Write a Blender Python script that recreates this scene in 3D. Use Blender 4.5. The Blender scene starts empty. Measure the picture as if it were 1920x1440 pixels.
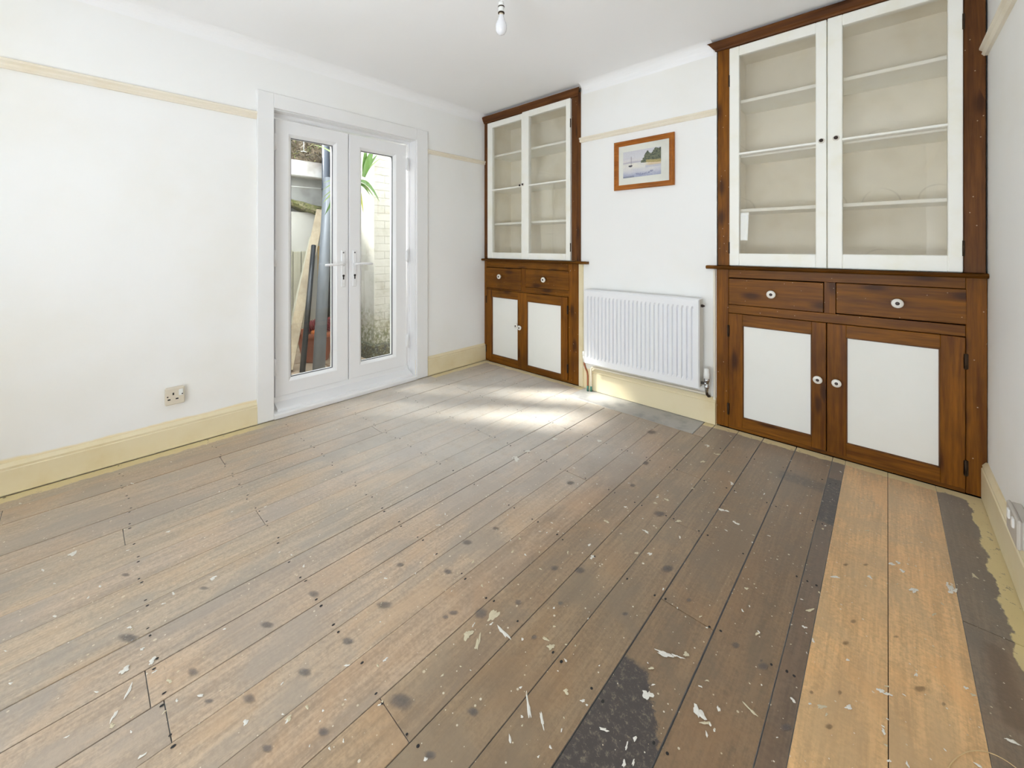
import bpy, bmesh, math, random
from mathutils import Vector, Matrix, noise as mnoise
random.seed(7)
sc = bpy.context.scene
col = sc.collection
PI = math.pi

# ------------------------------------------------------------------ camera, light, exposure
cam_d = bpy.data.cameras.new('camera'); cam = bpy.data.objects.new('camera', cam_d); col.objects.link(cam)
cam.location = (2.893, -2.732, 1.12); cam.rotation_euler = (PI/2, 0, math.radians(42.927))
cam_d.sensor_width = 36; cam_d.lens = 14.185; cam_d.shift_y = -0.1346; cam_d.clip_start = 0.02
sc.camera = cam

world = bpy.data.worlds.new('overcast_sky'); sc.world = world; world.use_nodes = True
wn = world.node_tree; bg = wn.nodes['Background']
bg.inputs['Color'].default_value = (0.88, 0.93, 1.0, 1); bg.inputs['Strength'].default_value = 5.5

sun_d = bpy.data.lights.new('sun', 'SUN'); sun_d.energy = 14.0; sun_d.angle = math.radians(6); sun_d.color = (1, 0.96, 0.90)
sun = bpy.data.objects.new('sun', sun_d); col.objects.link(sun)
sun.location = (-5, -4, 7); sun.rotation_euler = Vector((1.6, 1.07, -1.86)).to_track_quat('-Z', 'Y').to_euler()

def area(name, loc, aim, sx, sy, power, color=(1, 1, 1), portal=False):
    d = bpy.data.lights.new(name, 'AREA'); d.shape = 'RECTANGLE'; d.size = sx; d.size_y = sy; d.energy = power; d.color = color
    o = bpy.data.objects.new(name, d); col.objects.link(o); o.location = loc
    o.rotation_euler = Vector(aim).to_track_quat('-Z', 'Z').to_euler()
    if portal: d.cycles.is_portal = True
    return o
# daylight that comes in at the window behind the camera, then two added fill lamps
area('daylight_window', (1.12, -4.20, 1.45), (0, 1, 0.30), 0.7, 0.7, 5, (0.82, 0.89, 1.0))
area('added_low_fill', (2.36, -4.18, 0.60), (0, 1, 1.7), 1.4, 0.85, 58, (0.82, 0.89, 1.0))  # added fill lamp at the made-up low window, aimed up at the ceiling
area('added_side_fill', (-0.50, -3.42, 1.50), (1, 0.25, 0.45), 0.6, 1.2, 19, (0.82, 0.89, 1.0))  # added fill lamp at the made-up side window, lights the right wall
area('door_portal', (-0.20, -1.35, 1.04), (1, 0, 0), 1.0, 1.75, 1, portal=True)

vs = sc.view_settings
sc.display_settings.display_device = 'sRGB'
vs.view_transform = 'Standard'; vs.look = 'None'; vs.exposure = 0.14; vs.gamma = 1.0; vs.use_curve_mapping = False
sc.cycles.max_bounces = 12; sc.cycles.diffuse_bounces = 8; sc.cycles.glossy_bounces = 4
sc.cycles.transparent_max_bounces = 16; sc.cycles.caustics_reflective = False; sc.cycles.caustics_refractive = False
sc.cycles.sample_clamp_indirect = 6.0

# ------------------------------------------------------------------ helpers
def lin(c):
    c /= 255.0
    return c/12.92 if c <= 0.04045 else ((c+0.055)/1.055)**2.4
def S(r, g, b): return (lin(r), lin(g), lin(b), 1.0)

class Mat:
    def __init__(self, name):
        self.m = bpy.data.materials.new(name); self.m.use_nodes = True
        self.nt = self.m.node_tree; self.n = self.nt.nodes; self.b = self.n['Principled BSDF']; self.out = self.n['Material Output']
    def new(self, t, **kw):
        x = self.n.new(t)
        for k, v in kw.items(): setattr(x, k, v)
        return x
    def put(self, sock, v):
        if hasattr(v, 'links') or isinstance(v, bpy.types.NodeSocket): self.nt.links.new(v, sock)
        else: sock.default_value = v
    def math(self, op, a, b=None, c=None, clamp=False):
        x = self.new('ShaderNodeMath', operation=op, use_clamp=clamp)
        self.put(x.inputs[0], a)
        if b is not None: self.put(x.inputs[1], b)
        if c is not None: self.put(x.inputs[2], c)
        return x.outputs[0]
    def mix(self, f, a, b, blend='MIX'):
        x = self.new('ShaderNodeMix', data_type='RGBA', blend_type=blend)
        self.put(x.inputs[0], f); self.put(x.inputs[6], a); self.put(x.inputs[7], b)
        return x.outputs[2]
    def ramp(self, f, lo, hi):
        x = self.new('ShaderNodeMapRange', interpolation_type='SMOOTHSTEP')
        self.put(x.inputs[0], f); self.put(x.inputs[1], lo); self.put(x.inputs[2], hi)
        return x.outputs[0]
    def noise(self, vec, scale, detail=3, rough=0.55, dist=0.0):
        x = self.new('ShaderNodeTexNoise')
        self.put(x.inputs['Vector'], vec); x.inputs['Scale'].default_value = scale; x.inputs['Detail'].default_value = detail
        x.inputs['Roughness'].default_value = rough; x.inputs['Distortion'].default_value = dist
        return x.outputs[0]
    def vor(self, vec, scale, feature='F1', dim='3D'):
        x = self.new('ShaderNodeTexVoronoi', feature=feature, voronoi_dimensions=dim)
        self.put(x.inputs['Vector'], vec); x.inputs['Scale'].default_value = scale
        return x
    def coords(self): return self.new('ShaderNodeTexCoord').outputs['Object']
    def geo(self): return self.new('ShaderNodeNewGeometry').outputs['Position']
    def sep(self, v):
        x = self.new('ShaderNodeSeparateXYZ'); self.put(x.inputs[0], v); return x.outputs
    def comb(self, a, b, c):
        x = self.new('ShaderNodeCombineXYZ')
        for i, v in enumerate((a, b, c)): self.put(x.inputs[i], v)
        return x.outputs[0]
    def bump(self, h, strength=0.2, dist=0.002):
        x = self.new('ShaderNodeBump'); x.inputs['Strength'].default_value = strength; x.inputs['Distance'].default_value = dist
        self.put(x.inputs['Height'], h); self.put(self.b.inputs['Normal'], x.outputs[0])
    def base(self, c): self.put(self.b.inputs['Base Color'], c)
    def rough(self, r): self.put(self.b.inputs['Roughness'], r)
    def spec(self, v): self.b.inputs['Specular IOR Level'].default_value = v
    def metal(self, v): self.b.inputs['Metallic'].default_value = v

def paint(name, rgb, rough=0.5, var=0.04, scale=3.0, tint=None, bump=0.05, bscale=60, spec=0.4):
    M = Mat(name); g = M.geo()
    n = M.noise(g, scale, 4)
    a = S(*rgb); d = S(*(tint or tuple(max(0, x*(1-var*2)) for x in rgb)))
    M.base(M.mix(M.ramp(n, 0.45, 0.75), a, d)); M.rough(rough); M.spec(spec)
    if bump: M.bump(M.noise(g, bscale, 3), bump, 0.002)
    return M.m

def simple(name, rgb, rough=0.5, metal=0.0, spec=0.5, var=0.12, scale=20):
    M = Mat(name); n = M.noise(M.coords(), scale, 3)
    a = S(*rgb); d = tuple([x*(1-var) for x in a[:3]])+(1,)
    M.base(M.mix(n, a, d)); M.rough(rough); M.metal(metal); M.spec(spec)
    return M.m

def glass(name, tint=(0.97, 0.98, 0.97), wavy=0.0, wscale=6.0, ior=1.5, dust_glow=0.0):
    M = Mat(name); nt = M.nt
    tr = M.new('ShaderNodeBsdfTransparent'); tr.inputs[0].default_value = (*tint, 1)
    gl = M.new('ShaderNodeBsdfGlossy'); gl.inputs['Roughness'].default_value = 0.01; gl.inputs[0].default_value = (1, 1, 1, 1)
    lw = M.new('ShaderNodeLayerWeight'); lw.inputs['Blend'].default_value = 0.5
    refl = M.math('ADD', 0.04, M.math('MULTIPLY', M.math('POWER', lw.outputs['Facing'], 5.0), 0.96))   # the same from both faces of a pane
    if wavy:
        b = M.new('ShaderNodeBump'); b.inputs['Strength'].default_value = wavy; b.inputs['Distance'].default_value = 0.02
        nt.links.new(M.noise(M.geo(), wscale, 1), b.inputs['Height']); nt.links.new(b.outputs[0], gl.inputs['Normal'])
    mx = M.new('ShaderNodeMixShader'); nt.links.new(refl, mx.inputs[0]); nt.links.new(tr.outputs[0], mx.inputs[1]); nt.links.new(gl.outputs[0], mx.inputs[2])
    last = mx.outputs[0]
    if dust_glow:
        df = M.new('ShaderNodeBsdfDiffuse'); df.inputs[0].default_value = (0.8, 0.8, 0.77, 1)
        m2 = M.new('ShaderNodeMixShader'); nt.links.new(M.math('MULTIPLY', M.noise(M.geo(), 5, 3), dust_glow), m2.inputs[0])
        nt.links.new(last, m2.inputs[1]); nt.links.new(df.outputs[0], m2.inputs[2]); last = m2.outputs[0]
    nt.links.new(last, M.out.inputs['Surface'])
    return M.m

def wood(name, axis, c1, c2, rough=0.45, knots=True, gscale=1.0, wear=0.5):
    """brown stained pine; axis = direction of the grain"""
    M = Mat(name); s = M.sep(M.geo())
    rnd = M.math('MULTIPLY', M.new('ShaderNodeObjectInfo').outputs['Random'], 37.0)
    k = {'x': (1.6, 26, 26), 'y': (26, 1.6, 26), 'z': (26, 26, 1.6)}[axis]
    v = M.comb(M.math('ADD', M.math('MULTIPLY', s[0], k[0]*gscale), rnd), M.math('MULTIPLY', s[1], k[1]*gscale), M.math('ADD', M.math('MULTIPLY', s[2], k[2]*gscale), rnd))
    g1 = M.noise(v, 1.0, 5, 0.6, 0.6)
    g2 = M.noise(v, 4.5, 3, 0.6)
    big = M.noise(M.geo(), 3.2, 3)
    f = M.math('ADD', M.math('MULTIPLY', g1, 0.65), M.math('MULTIPLY', g2, 0.35))
    c = M.mix(M.ramp(f, 0.30, 0.72), S(*c1), S(*c2))
    c = M.mix(M.math('MULTIPLY', M.ramp(big, 0.48, 0.75), 0.45), c, S(*[x*0.62 for x in c1]))
    if knots:
        kk = {'x': (3.2, 9, 9), 'y': (9, 3.2, 9), 'z': (9, 9, 3.2)}[axis]
        kv = M.comb(M.math('ADD', M.math('MULTIPLY', s[0], kk[0]), rnd), M.math('ADD', M.math('MULTIPLY', s[2], kk[2]), rnd), 0.0)
        vo = M.vor(kv, 1.0, dim='2D')
        d = M.math('ADD', vo.outputs['Distance'], M.math('MULTIPLY', M.math('SUBTRACT', g1, 0.5), 0.16))
        m = M.math('SUBTRACT', 1.0, M.ramp(d, 0.05, 0.26))
        pick = M.math('GREATER_THAN', M.sep(vo.outputs['Color'])[0], 0.52)
        c = M.mix(M.math('MULTIPLY', M.math('MULTIPLY', m, pick), 0.75), c, S(50, 26, 14))
    sp = M.vor(M.geo(), 55.0)
    spk = M.math('MULTIPLY', M.math('LESS_THAN', sp.outputs['Distance'], 0.13), M.math('GREATER_THAN', M.sep(sp.outputs['Color'])[1], 0.965))
    c = M.mix(M.math('MULTIPLY', spk, wear), c, S(226, 205, 170))
    M.base(c); M.rough(M.math('ADD', rough, M.math('MULTIPLY', M.math('SUBTRACT', g1, 0.5), 0.2))); M.spec(0.2)
    M.bump(f, 0.16, 0.003)
    return M.m

# ---- geometry
class MB:
    def __init__(self): self.v = []; self.f = []; self.mi = []; self.sm = []; self.cols = None
    def face(self, idx, mi=0, sm=False): self.f.append(tuple(idx)); self.mi.append(mi); self.sm.append(sm)
    def box(self, x0, x1, y0, y1, z0, z1, bev=0.0, mi=0):
        if x1 < x0: x0, x1 = x1, x0
        if y1 < y0: y0, y1 = y1, y0
        if z1 < z0: z0, z1 = z1, z0
        b0 = len(self.v)
        if bev <= 0:
            for x in (x0, x1):
                for y in (y0, y1):
                    for z in (z0, z1): self.v.append((x, y, z))
            for q in ((0,1,3,2), (4,6,7,5), (0,4,5,1), (2,3,7,6), (0,2,6,4), (1,5,7,3)): self.face([b0+i for i in q], mi)
            return self
        b = min(bev, (x1-x0)*0.45, (y1-y0)*0.45, (z1-z0)*0.45)
        bm = bmesh.new(); bmesh.ops.create_cube(bm, size=1)
        for v in bm.verts:
            v.co = Vector(((x0+x1)/2+v.co.x*(x1-x0), (y0+y1)/2+v.co.y*(y1-y0), (z0+z1)/2+v.co.z*(z1-z0)))
        bmesh.ops.bevel(bm, geom=list(bm.edges), offset=b, segments=1, affect='EDGES')
        bm.verts.index_update()
        for v in bm.verts: self.v.append(tuple(v.co))
        for f in bm.faces: self.face([b0+v.index for v in f.verts], mi)
        bm.free(); return self
    def loft(self, rings, closed_ring=True, cap=True, mi=0, sm=True):
        b0 = len(self.v); n = len(rings[0])
        for r in rings: self.v.extend(tuple(p) for p in r)
        m = n if closed_ring else n-1
        for i in range(len(rings)-1):
            for j in range(m):
                a = b0+i*n+j; b = b0+i*n+(j+1) % n; self.face((a, b, b+n, a+n), mi, sm)
        if cap and closed_ring:
            self.face([b0+j for j in range(n)][::-1], mi); self.face([b0+(len(rings)-1)*n+j for j in range(n)], mi)
        return self
    def prism(self, prof, axis, a, b, mi=0, sm=False):
        """prof: 2-D points in the plane normal to axis: x->(y,z) y->(x,z) z->(x,y)"""
        def P(t, p): return {'x': (t, p[0], p[1]), 'y': (p[0], t, p[1]), 'z': (p[0], p[1], t)}[axis]
        return self.loft([[P(a, p) for p in prof], [P(b, p) for p in prof]], True, True, mi, sm)
    def lathe(self, prof, o, axis, n=20, mi=0, mis=None):
        """prof: (radius, along) pairs; axis: unit vector"""
        ax = Vector(axis).normalized(); t = Vector((0, 0, 1)) if abs(ax.z) < 0.9 else Vector((1, 0, 0))
        u = ax.cross(t).normalized(); w = ax.cross(u)
        rings = []
        for r, h in prof:
            rings.append([Vector(o)+ax*h+(u*math.cos(2*PI*k/n)+w*math.sin(2*PI*k/n))*max(r, 1e-5) for k in range(n)])
        b0 = len(self.v)
        for r in rings: self.v.extend(tuple(p) for p in r)
        for i in range(len(rings)-1):
            for j in range(n):
                a = b0+i*n+j; b = b0+i*n+(j+1) % n; self.face((a, b, b+n, a+n), mis[i] if mis else mi, True)
        self.face([b0+j for j in range(n)][::-1], mis[0] if mis else mi); self.face([b0+(len(rings)-1)*n+j for j in range(n)], mis[-1] if mis else mi)
        return self
    def tube(self, pts, r, n=10, mi=0):
        pts = [Vector(p) for p in pts]; rings = []; up = None
        for i, p in enumerate(pts):
            d = (pts[min(i+1, len(pts)-1)]-pts[max(i-1, 0)]).normalized()
            if up is None: up = Vector((0, 0, 1)) if abs(d.z) < 0.9 else Vector((1, 0, 0))
            u = d.cross(up).normalized(); w = d.cross(u).normalized(); up = -w if False else up
            rr = r[i] if isinstance(r, (list, tuple)) else r
            rings.append([p+(u*math.cos(2*PI*k/n)+w*math.sin(2*PI*k/n))*rr for k in range(n)])
        return self.loft(rings, True, True, mi, True)
    def sweep(self, a0, a1, b0, b1, prof, to, mih=0, miv=0):
        """mitred frame: prof = closed loop of (inset, n); to(a,b,n) -> xyz"""
        n = len(prof); base = len(self.v)
        for ca, cb in ((0, 0), (1, 0), (1, 1), (0, 1)):
            for d, h in prof: self.v.append(tuple(to(a1-d if ca else a0+d, b1-d if cb else b0+d, h)))
        for c in range(4):
            c2 = (c+1) % 4
            for j in range(n):
                j2 = (j+1) % n
                self.face((base+c*n+j, base+c2*n+j, base+c2*n+j2, base+c*n+j2), mih if c in (0, 2) else miv)
        return self
    def build(self, name, mat, parent=None, fixn=True):
        me = bpy.data.meshes.new(name)
        L = Vector((0, 0, 0)); p = parent
        while p is not None: L += p.location; p = p.parent
        me.from_pydata([tuple(Vector(v)-L) for v in self.v], [], self.f)
        mats = mat if isinstance(mat, (list, tuple)) else [mat]
        for m in mats: me.materials.append(m)
        me.polygons.foreach_set('material_index', self.mi); me.polygons.foreach_set('use_smooth', self.sm)
        if self.cols:
            at = me.color_attributes.new('col', 'FLOAT_COLOR', 'POINT')
            for i, c in enumerate(self.cols): at.data[i].color = c
        me.update()
        if fixn:
            bm = bmesh.new(); bm.from_mesh(me); bmesh.ops.recalc_face_normals(bm, faces=bm.faces); bm.to_mesh(me); bm.free()
        o = bpy.data.objects.new(name, me); col.objects.link(o)
        if parent is not None: o.parent = parent
        return o

def tag(o, label=None, cat=None, group=None, kind=None):
    for k, v in (('label', label), ('category', cat), ('group', group), ('kind', kind)):
        if v: o[k] = v
    return o
def empty(name, loc, label=None, cat=None, group=None, kind=None):
    o = bpy.data.objects.new(name, None); o.empty_display_size = 0.05; o.location = loc; col.objects.link(o)
    return tag(o, label, cat, group, kind)
def struct(o, label=None): return tag(o, label, None, None, 'structure')
XZ = lambda y0, s=-1: (lambda a, b, n: (a, y0+s*n, b))      # frames on the far wall; n grows into the room (-y)
YZ = lambda x0, s=1: (lambda a, b, n: (x0+s*n, a, b))       # frames on the door wall; n grows into the room (+x)
SPOTS = [(2.019,-1.875,-0.003,0.025,0.012,0,1),(2.009,-1.968,-0.005,0.016,0.012,0.003,1),(2.046,-1.962,-0.015,0.019,0.005,0.003,1),(2.081,-1.893,0.025,-0.001,0,-0.007,0),(1.998,-1.937,-0.003,0.008,0.002,0.001,0),(1.854,-2.393,0.004,0.007,0.007,-0.001,1),(1.983,-2.351,0.003,0.002,0.003,-0.001,0),(1.835,-2.399,0.003,0.002,0.003,-0.001,0),(1.914,-2.283,0.002,0.002,0.002,-0.001,0),(1.898,-2.166,0.001,0.008,0.004,0,0),(2.18,-1.825,0.01,0,0,-0.005,1),(2.205,-1.833,0.009,0.006,0.004,-0.008,1),(2.455,-1.765,0.012,-0.001,-0.002,-0.014,0),(2.463,-1.628,0.036,0.018,0.001,-0.008,0),(2.443,-1.634,0.018,0.007,0.001,-0.005,0),(2.489,-1.597,0.006,0.007,0.002,-0.007,1),(2.562,-1.718,0.014,-0.006,-0.004,-0.013,0),(2.58,-1.73,0.01,0.007,0.001,-0.004,1),(2.652,-1.627,0.015,-0.004,-0.001,-0.004,1),(2.594,-1.677,0.005,-0.006,-0.002,-0.004,0),(2.302,-1.897,0.005,0.004,0.004,-0.006,1),(2.253,-1.986,0.02,-0.016,-0.003,-0.004,0),(2.297,-1.987,0.016,-0.011,-0.002,-0.003,0),(2.342,-2.014,0.003,0.002,0.002,-0.003,0),(2.269,-2.026,0.002,0.002,0.001,-0.002,1),(2.435,-1.697,0.005,0.005,0.002,-0.004,1),(2.257,-2.013,0.003,0.002,0.002,-0.002,0),(2.333,-2.045,0.002,0.002,0.001,-0.002,0),(2.466,-1.896,-0.003,0.009,0.002,0.002,0),(2.476,-1.928,-0.002,0.008,0.003,0.003,0),(2.49,-1.912,-0.001,0.008,0.002,0.001,0),(2.413,-1.903,0.011,0.006,0,-0.004,0),(2.175,-1.778,0.003,0.003,0.002,-0.003,1),(2.212,-1.968,0.003,0.003,0.002,-0.002,0),(2.618,-1.396,0.004,0.004,0.001,-0.004,1),(2.344,-1.886,0.005,0.004,0.002,-0.003,0),(2.764,-0.988,0.01,0.006,0,-0.008,0),(2.85,-0.909,0.008,-0.005,-0.001,-0.006,0),(2.958,-0.879,0.014,0.004,-0.002,-0.017,0),(2.776,-1.502,0.008,0.007,0,-0.008,1),(2.881,-1.356,0.007,-0.001,-0.002,-0.008,0),(2.894,-1.354,0.007,0.002,-0.001,-0.006,0),(2.824,-1.459,0.007,0.002,-0.001,-0.008,0),(2.723,-1.532,0.006,-0.002,-0.001,-0.005,0),(2.72,-1.198,0.01,0.012,0.002,-0.006,1),(2.715,-1.279,0.006,0.001,0,-0.006,0),(2.887,-1.468,0.004,-0.006,-0.002,-0.004,0),(2.925,-1.513,0.002,-0.005,-0.002,-0.004,0),(2.896,-1.531,0.004,0.001,-0.001,-0.004,0),(2.556,-1.244,0.005,0.005,0.002,-0.006,1),(2.618,-1.397,0.004,0.004,0.001,-0.006,1),(2.739,-1.312,0.003,-0.005,-0.002,-0.005,0),(2.814,-1.315,0.004,0.004,0,-0.005,0),(2.948,-1.242,0.004,0.003,0,-0.006,0),(3.048,-0.781,0.003,-0.028,-0.012,-0.02,0),(2.904,-0.781,0.008,0.004,-0.001,-0.01,0),(2.931,-0.798,0.007,0,-0.002,-0.01,0),(2.921,-0.757,0.006,0,-0.001,-0.008,0),(3.102,-1.294,0.011,-0.001,-0.002,-0.005,0),(3.093,-1.295,0.004,0.002,-0.001,-0.003,0),(3.039,-1.2,0.004,0,-0.002,-0.006,0),(3.05,-1.212,0.004,-0.001,-0.002,-0.006,1),(3.11,-0.661,0.008,-0.005,-0.002,-0.009,1),(2.997,-0.961,0.005,0.006,0,-0.006,1),(1.417,-2.648,-0.003,0.011,0.011,0.002,0),(1.44,-2.596,-0.007,0.008,0.009,0.003,0),(1.496,-2.646,-0.019,0.008,0.005,0.002,0),(1.546,-2.675,-0.012,0.007,0.005,0.002,0),(1.568,-2.678,-0.002,0.005,0.007,0.002,1),(1.788,-2.464,-0.001,0.006,0.007,0.001,0),(1.617,-2.649,0.003,0.002,0.003,-0.001,0),(1.482,-2.595,0,0.005,0.004,0.001,0),(1.54,-2.572,0.005,0.005,0.007,-0.001,1),(1.523,-2.75,0.001,0.004,0.003,0.001,0),(1.439,-2.701,0.005,0.005,0.003,0,0),(1.377,-2.611,0.001,0.005,0.006,0.001,0),(1.265,-2.629,0.006,0.005,0.006,-0.001,0),(1.108,-2.869,0.003,0.003,0.004,0.001,0),(1.05,-2.78,0.001,0.004,0.006,0.001,0),(1.25,-2.85,0.001,0.003,0.006,0.001,0),(0.722,-2.745,-0.002,0.01,0.017,0.002,0),(1.229,-2.423,0.002,0.01,0.009,0,0),(0.829,-2.492,0,0.006,0.008,0,0),(1.03,-2.71,0,0.003,0.007,0,0),(0.997,-2.683,0.003,0.004,0.006,0,0),(1.05,-2.78,0.003,0.004,0.006,0.001,0),(1.209,-2.523,0.002,0.004,0.008,0,0),(1.234,-2.55,0.001,0.005,0.004,0,0),(0.87,-2.786,0.004,0.003,0.005,0,0),(0.758,-2.815,0.005,0.004,0.009,0,0),(0.131,-2.904,0.004,0.004,0.007,0,0),(0.285,-2.559,0.006,0.005,0.008,0,0),(1.679,-0.688,0.014,0.006,0.009,-0.018,0),(1.457,-1.162,0.02,0.009,0.016,-0.021,0),(1.457,-1.059,0.013,0.012,0.007,-0.009,0),(2.154,-0.33,0.014,0.005,0.005,-0.018,0),(2.191,-0.524,0.009,0.008,0.004,-0.013,1),(2.18,-0.963,0.009,0.001,0.002,-0.009,1),(2.058,-1.27,0.011,-0.001,0.002,-0.008,1),(2.271,-1.067,0.008,0.004,0.003,-0.009,1),(2.445,-0.921,0.012,-0.001,0.001,-0.009,0),(2.115,-1.472,0.006,0.006,0.005,-0.009,0),(2.224,-1.345,0.005,0.005,0.003,-0.006,1),(2.261,-1.315,0.007,0.007,0.003,-0.007,0),(2.153,-1.02,0.006,0.006,0.003,-0.006,1),(1.481,-0.85,0.014,0.013,0.006,-0.009,0),(2.217,-0.39,0.021,0.007,0.003,-0.016,1),(2.387,-0.869,0.023,0.002,0.001,-0.011,0),(2.201,-1.216,0.012,-0.001,0,-0.007,0),(2.07,-1.133,0.004,0.003,0.003,-0.006,0),(1.584,-0.87,0.005,0.005,0.005,-0.008,1),(2.357,-0.634,0.008,0.003,0.003,-0.013,0),(2.076,-1.428,0.004,0.004,0.004,-0.006,0),(2.235,-0.799,0.005,0.005,0.002,-0.006,1)]
KNOTS = [(2.018,-2.191,0.022,0.02,0.016,-0.01),(2.164,-2.086,0.011,0.01,0.008,-0.006),(1.941,-2.348,0.01,0.009,0.009,-0.004),(1.882,-2.445,0.01,0.009,0.009,-0.002),(1.773,-2.327,0.014,0.012,0.011,-0.004),(1.775,-2.212,0.014,0.012,0.011,-0.005),(1.917,-1.978,0.007,0.007,0.006,-0.004),(2.157,-2.205,0.01,0.009,0.007,-0.005),(1.987,-1.896,0.015,0.015,0.014,-0.013),(1.672,-2.513,0.008,0.008,0.007,-0.001),(1.557,-2.527,0.011,0.01,0.013,-0.002),(1.305,-2.635,0.023,0.021,0.019,-0.001),(1.739,-2.444,0.012,0.011,0.013,-0.004),(2.047,-1.604,0.011,0.01,0.007,-0.01),(2.116,-1.553,0.013,0.013,0.008,-0.013),(2.044,-1.79,0.008,0.008,0.007,-0.007),(2.143,-1.703,0.007,0.007,0.005,-0.006),(2.153,-1.844,0.006,0.006,0.004,-0.006),(2.309,-1.599,0.007,0.007,0.003,-0.006),(2.434,-1.417,0.006,0.006,0.003,-0.007),(2.582,-1.476,0.009,0.007,0.003,-0.01),(2.335,-1.339,0.016,0.015,0.007,-0.016),(1.797,-1.147,0.014,0.013,0.009,-0.012),(2.021,-0.967,0.01,0.009,0.007,-0.014),(1.982,-0.739,0.012,0.012,0.009,-0.019),(2.196,-1.076,0.02,0.018,0.007,-0.016),(1.856,-0.384,0.021,0.02,0.012,-0.026),(2.651,-1.49,0.012,0.01,0.002,-0.011),(2.722,-1.61,0.01,0.009,0.001,-0.01),(1.924,-1.952,0.011,0.011,0.007,-0.006),(1.732,-1.732,0.015,0.014,0.01,-0.009),(1.788,-1.867,0.011,0.01,0.01,-0.007),(1.641,-1.962,0.011,0.01,0.008,-0.006),(1.758,-1.605,0.01,0.009,0.008,-0.007),(1.257,-2.452,0.011,0.011,0.009,-0.002),(0.995,-2.622,0.012,0.011,0.011,-0.001),(1.744,-2.082,0.018,0.017,0.011,-0.007),(1.543,-2.216,0.014,0.013,0.012,-0.005),(1.551,-2.353,0.015,0.014,0.013,-0.003),(2.819,-1.158,0.007,0.007,0,-0.009),(2.807,-1.259,0.007,0.007,0.001,-0.007),(2.954,-1.283,0.013,0.012,0,-0.01),(2.794,-1.541,0.007,0.006,0.001,-0.007),(2.754,-1.48,0.004,0.003,0.001,-0.005),(2.806,-1.432,0.004,0.004,0.001,-0.006),(2.994,-1.292,0.004,0.003,0,-0.006),(2.911,-1.137,0.006,0.005,0,-0.005),(2.644,-1.477,0.003,0.004,0.001,-0.005),(2.837,-0.85,0.007,0.007,0,-0.007),(2.786,-0.897,0.007,0.007,0.001,-0.007)]
# ------------------------------------------------------------------ materials
def wall_mat():
    M = Mat('wall_emulsion'); g = M.geo(); z = M.sep(g)[2]
    c = M.mix(M.ramp(M.noise(g, 1.1, 5), 0.42, 0.75), S(243, 243, 242), S(239, 237, 231))
    # the emulsion stops short of the skirting and leaves the old cream undercoat showing
    n = M.math('MULTIPLY', M.math('SUBTRACT', M.noise(g, 2.2, 5, 0.6), 0.5), 0.06)
    e = M.ramp(M.math('SUBTRACT', z, n), 0.160, 0.146)
    c = M.mix(M.math('MULTIPLY', e, 0.8), c, S(238, 220, 172))
    M.base(c); M.rough(0.75); M.spec(0.25); M.bump(M.noise(g, 35, 3), 0.06, 0.002)
    return M.m
M_wall = wall_mat()
M_ceil = paint('ceiling_emulsion', (246, 246, 247), 0.8, tint=(243, 243, 243), scale=0.8, bump=0.03, bscale=30, spec=0.2)
M_cream = paint('old_cream_gloss', (232, 219, 185), 0.4, tint=(224, 207, 164), scale=4.0, bump=0.06, bscale=22, spec=0.5)
M_rail = paint('cream_picture_rail', (236, 228, 211), 0.5, tint=(231, 220, 197), scale=5.0, bump=0.04)
M_trim = paint('white_trim_paint', (238, 238, 238), 0.45, tint=(235, 235, 234), scale=2.0, bump=0.02)
M_upvc = paint('white_upvc', (238, 238, 239), 0.3, tint=(236, 236, 237), scale=2.0, bump=0.0, spec=0.5)
M_gasket = simple('grey_door_gasket', (120, 120, 124), 0.6)
M_sash = paint('cream_white_gloss', (244, 243, 236), 0.4, tint=(240, 237, 223), scale=6.0, bump=0.05, bscale=18, spec=0.5)
M_panel = paint('white_panel_paint', (240, 240, 235), 0.5, tint=(237, 237, 231), scale=3.0, bump=0.03, bscale=25)
M_inner0 = paint('aged_cream_interior', (238, 234, 222), 0.65, tint=(228, 222, 204), scale=3.5, bump=0.05, bscale=15, spec=0.25)
def inner_mat():
    M = Mat('aged_cream_interior_marked'); g = M.geo(); s = M.sep(g)
    c = M.mix(M.ramp(M.noise(g, 3.5, 4), 0.42, 0.75), S(240, 234, 220), S(228, 219, 198))
    # faint arcs where plates once leaned against the back
    u = M.math('MULTIPLY', M.math('SUBTRACT', M.math('FRACT', M.math('DIVIDE', M.math('ADD', s[0], M.math('MULTIPLY', M.noise(g, 1.5, 2), 0.12)), 0.235)), 0.5), 0.235)
    tot = None
    for zi in (1.02, 1.36, 1.69, 2.03):
        d = M.math('SQRT', M.math('ADD', M.math('POWER', u, 2.0), M.math('POWER', M.math('SUBTRACT', s[2], zi), 2.0)))
        r = M.math('MULTIPLY', M.ramp(M.math('ABSOLUTE', M.math('SUBTRACT', d, 0.082)), 0.006, 0.001), M.math('GREATER_THAN', s[2], zi))
        tot = r if tot is None else M.math('MAXIMUM', tot, r)
    tot = M.math('MULTIPLY', tot, M.math('MULTIPLY', M.ramp(M.noise(g, 5, 3), 0.35, 0.6), M.math('GREATER_THAN', s[0], 2.1)))
    c = M.mix(M.math('MULTIPLY', tot, 0.22), c, S(150, 138, 118))
    M.base(c); M.rough(0.65); M.spec(0.25); M.bump(M.noise(g, 15, 3), 0.05, 0.002)
    return M.m
M_inner = inner_mat()
M_woodz = wood('stained_pine_upright', 'z', (92, 50, 8), (142, 88, 18))
M_woodx = wood('stained_pine_level', 'x', (90, 50, 8), (140, 88, 20))
M_darkx = wood('dark_stained_pine_level', 'x', (80, 46, 22), (114, 70, 34), wear=0.3)
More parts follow.
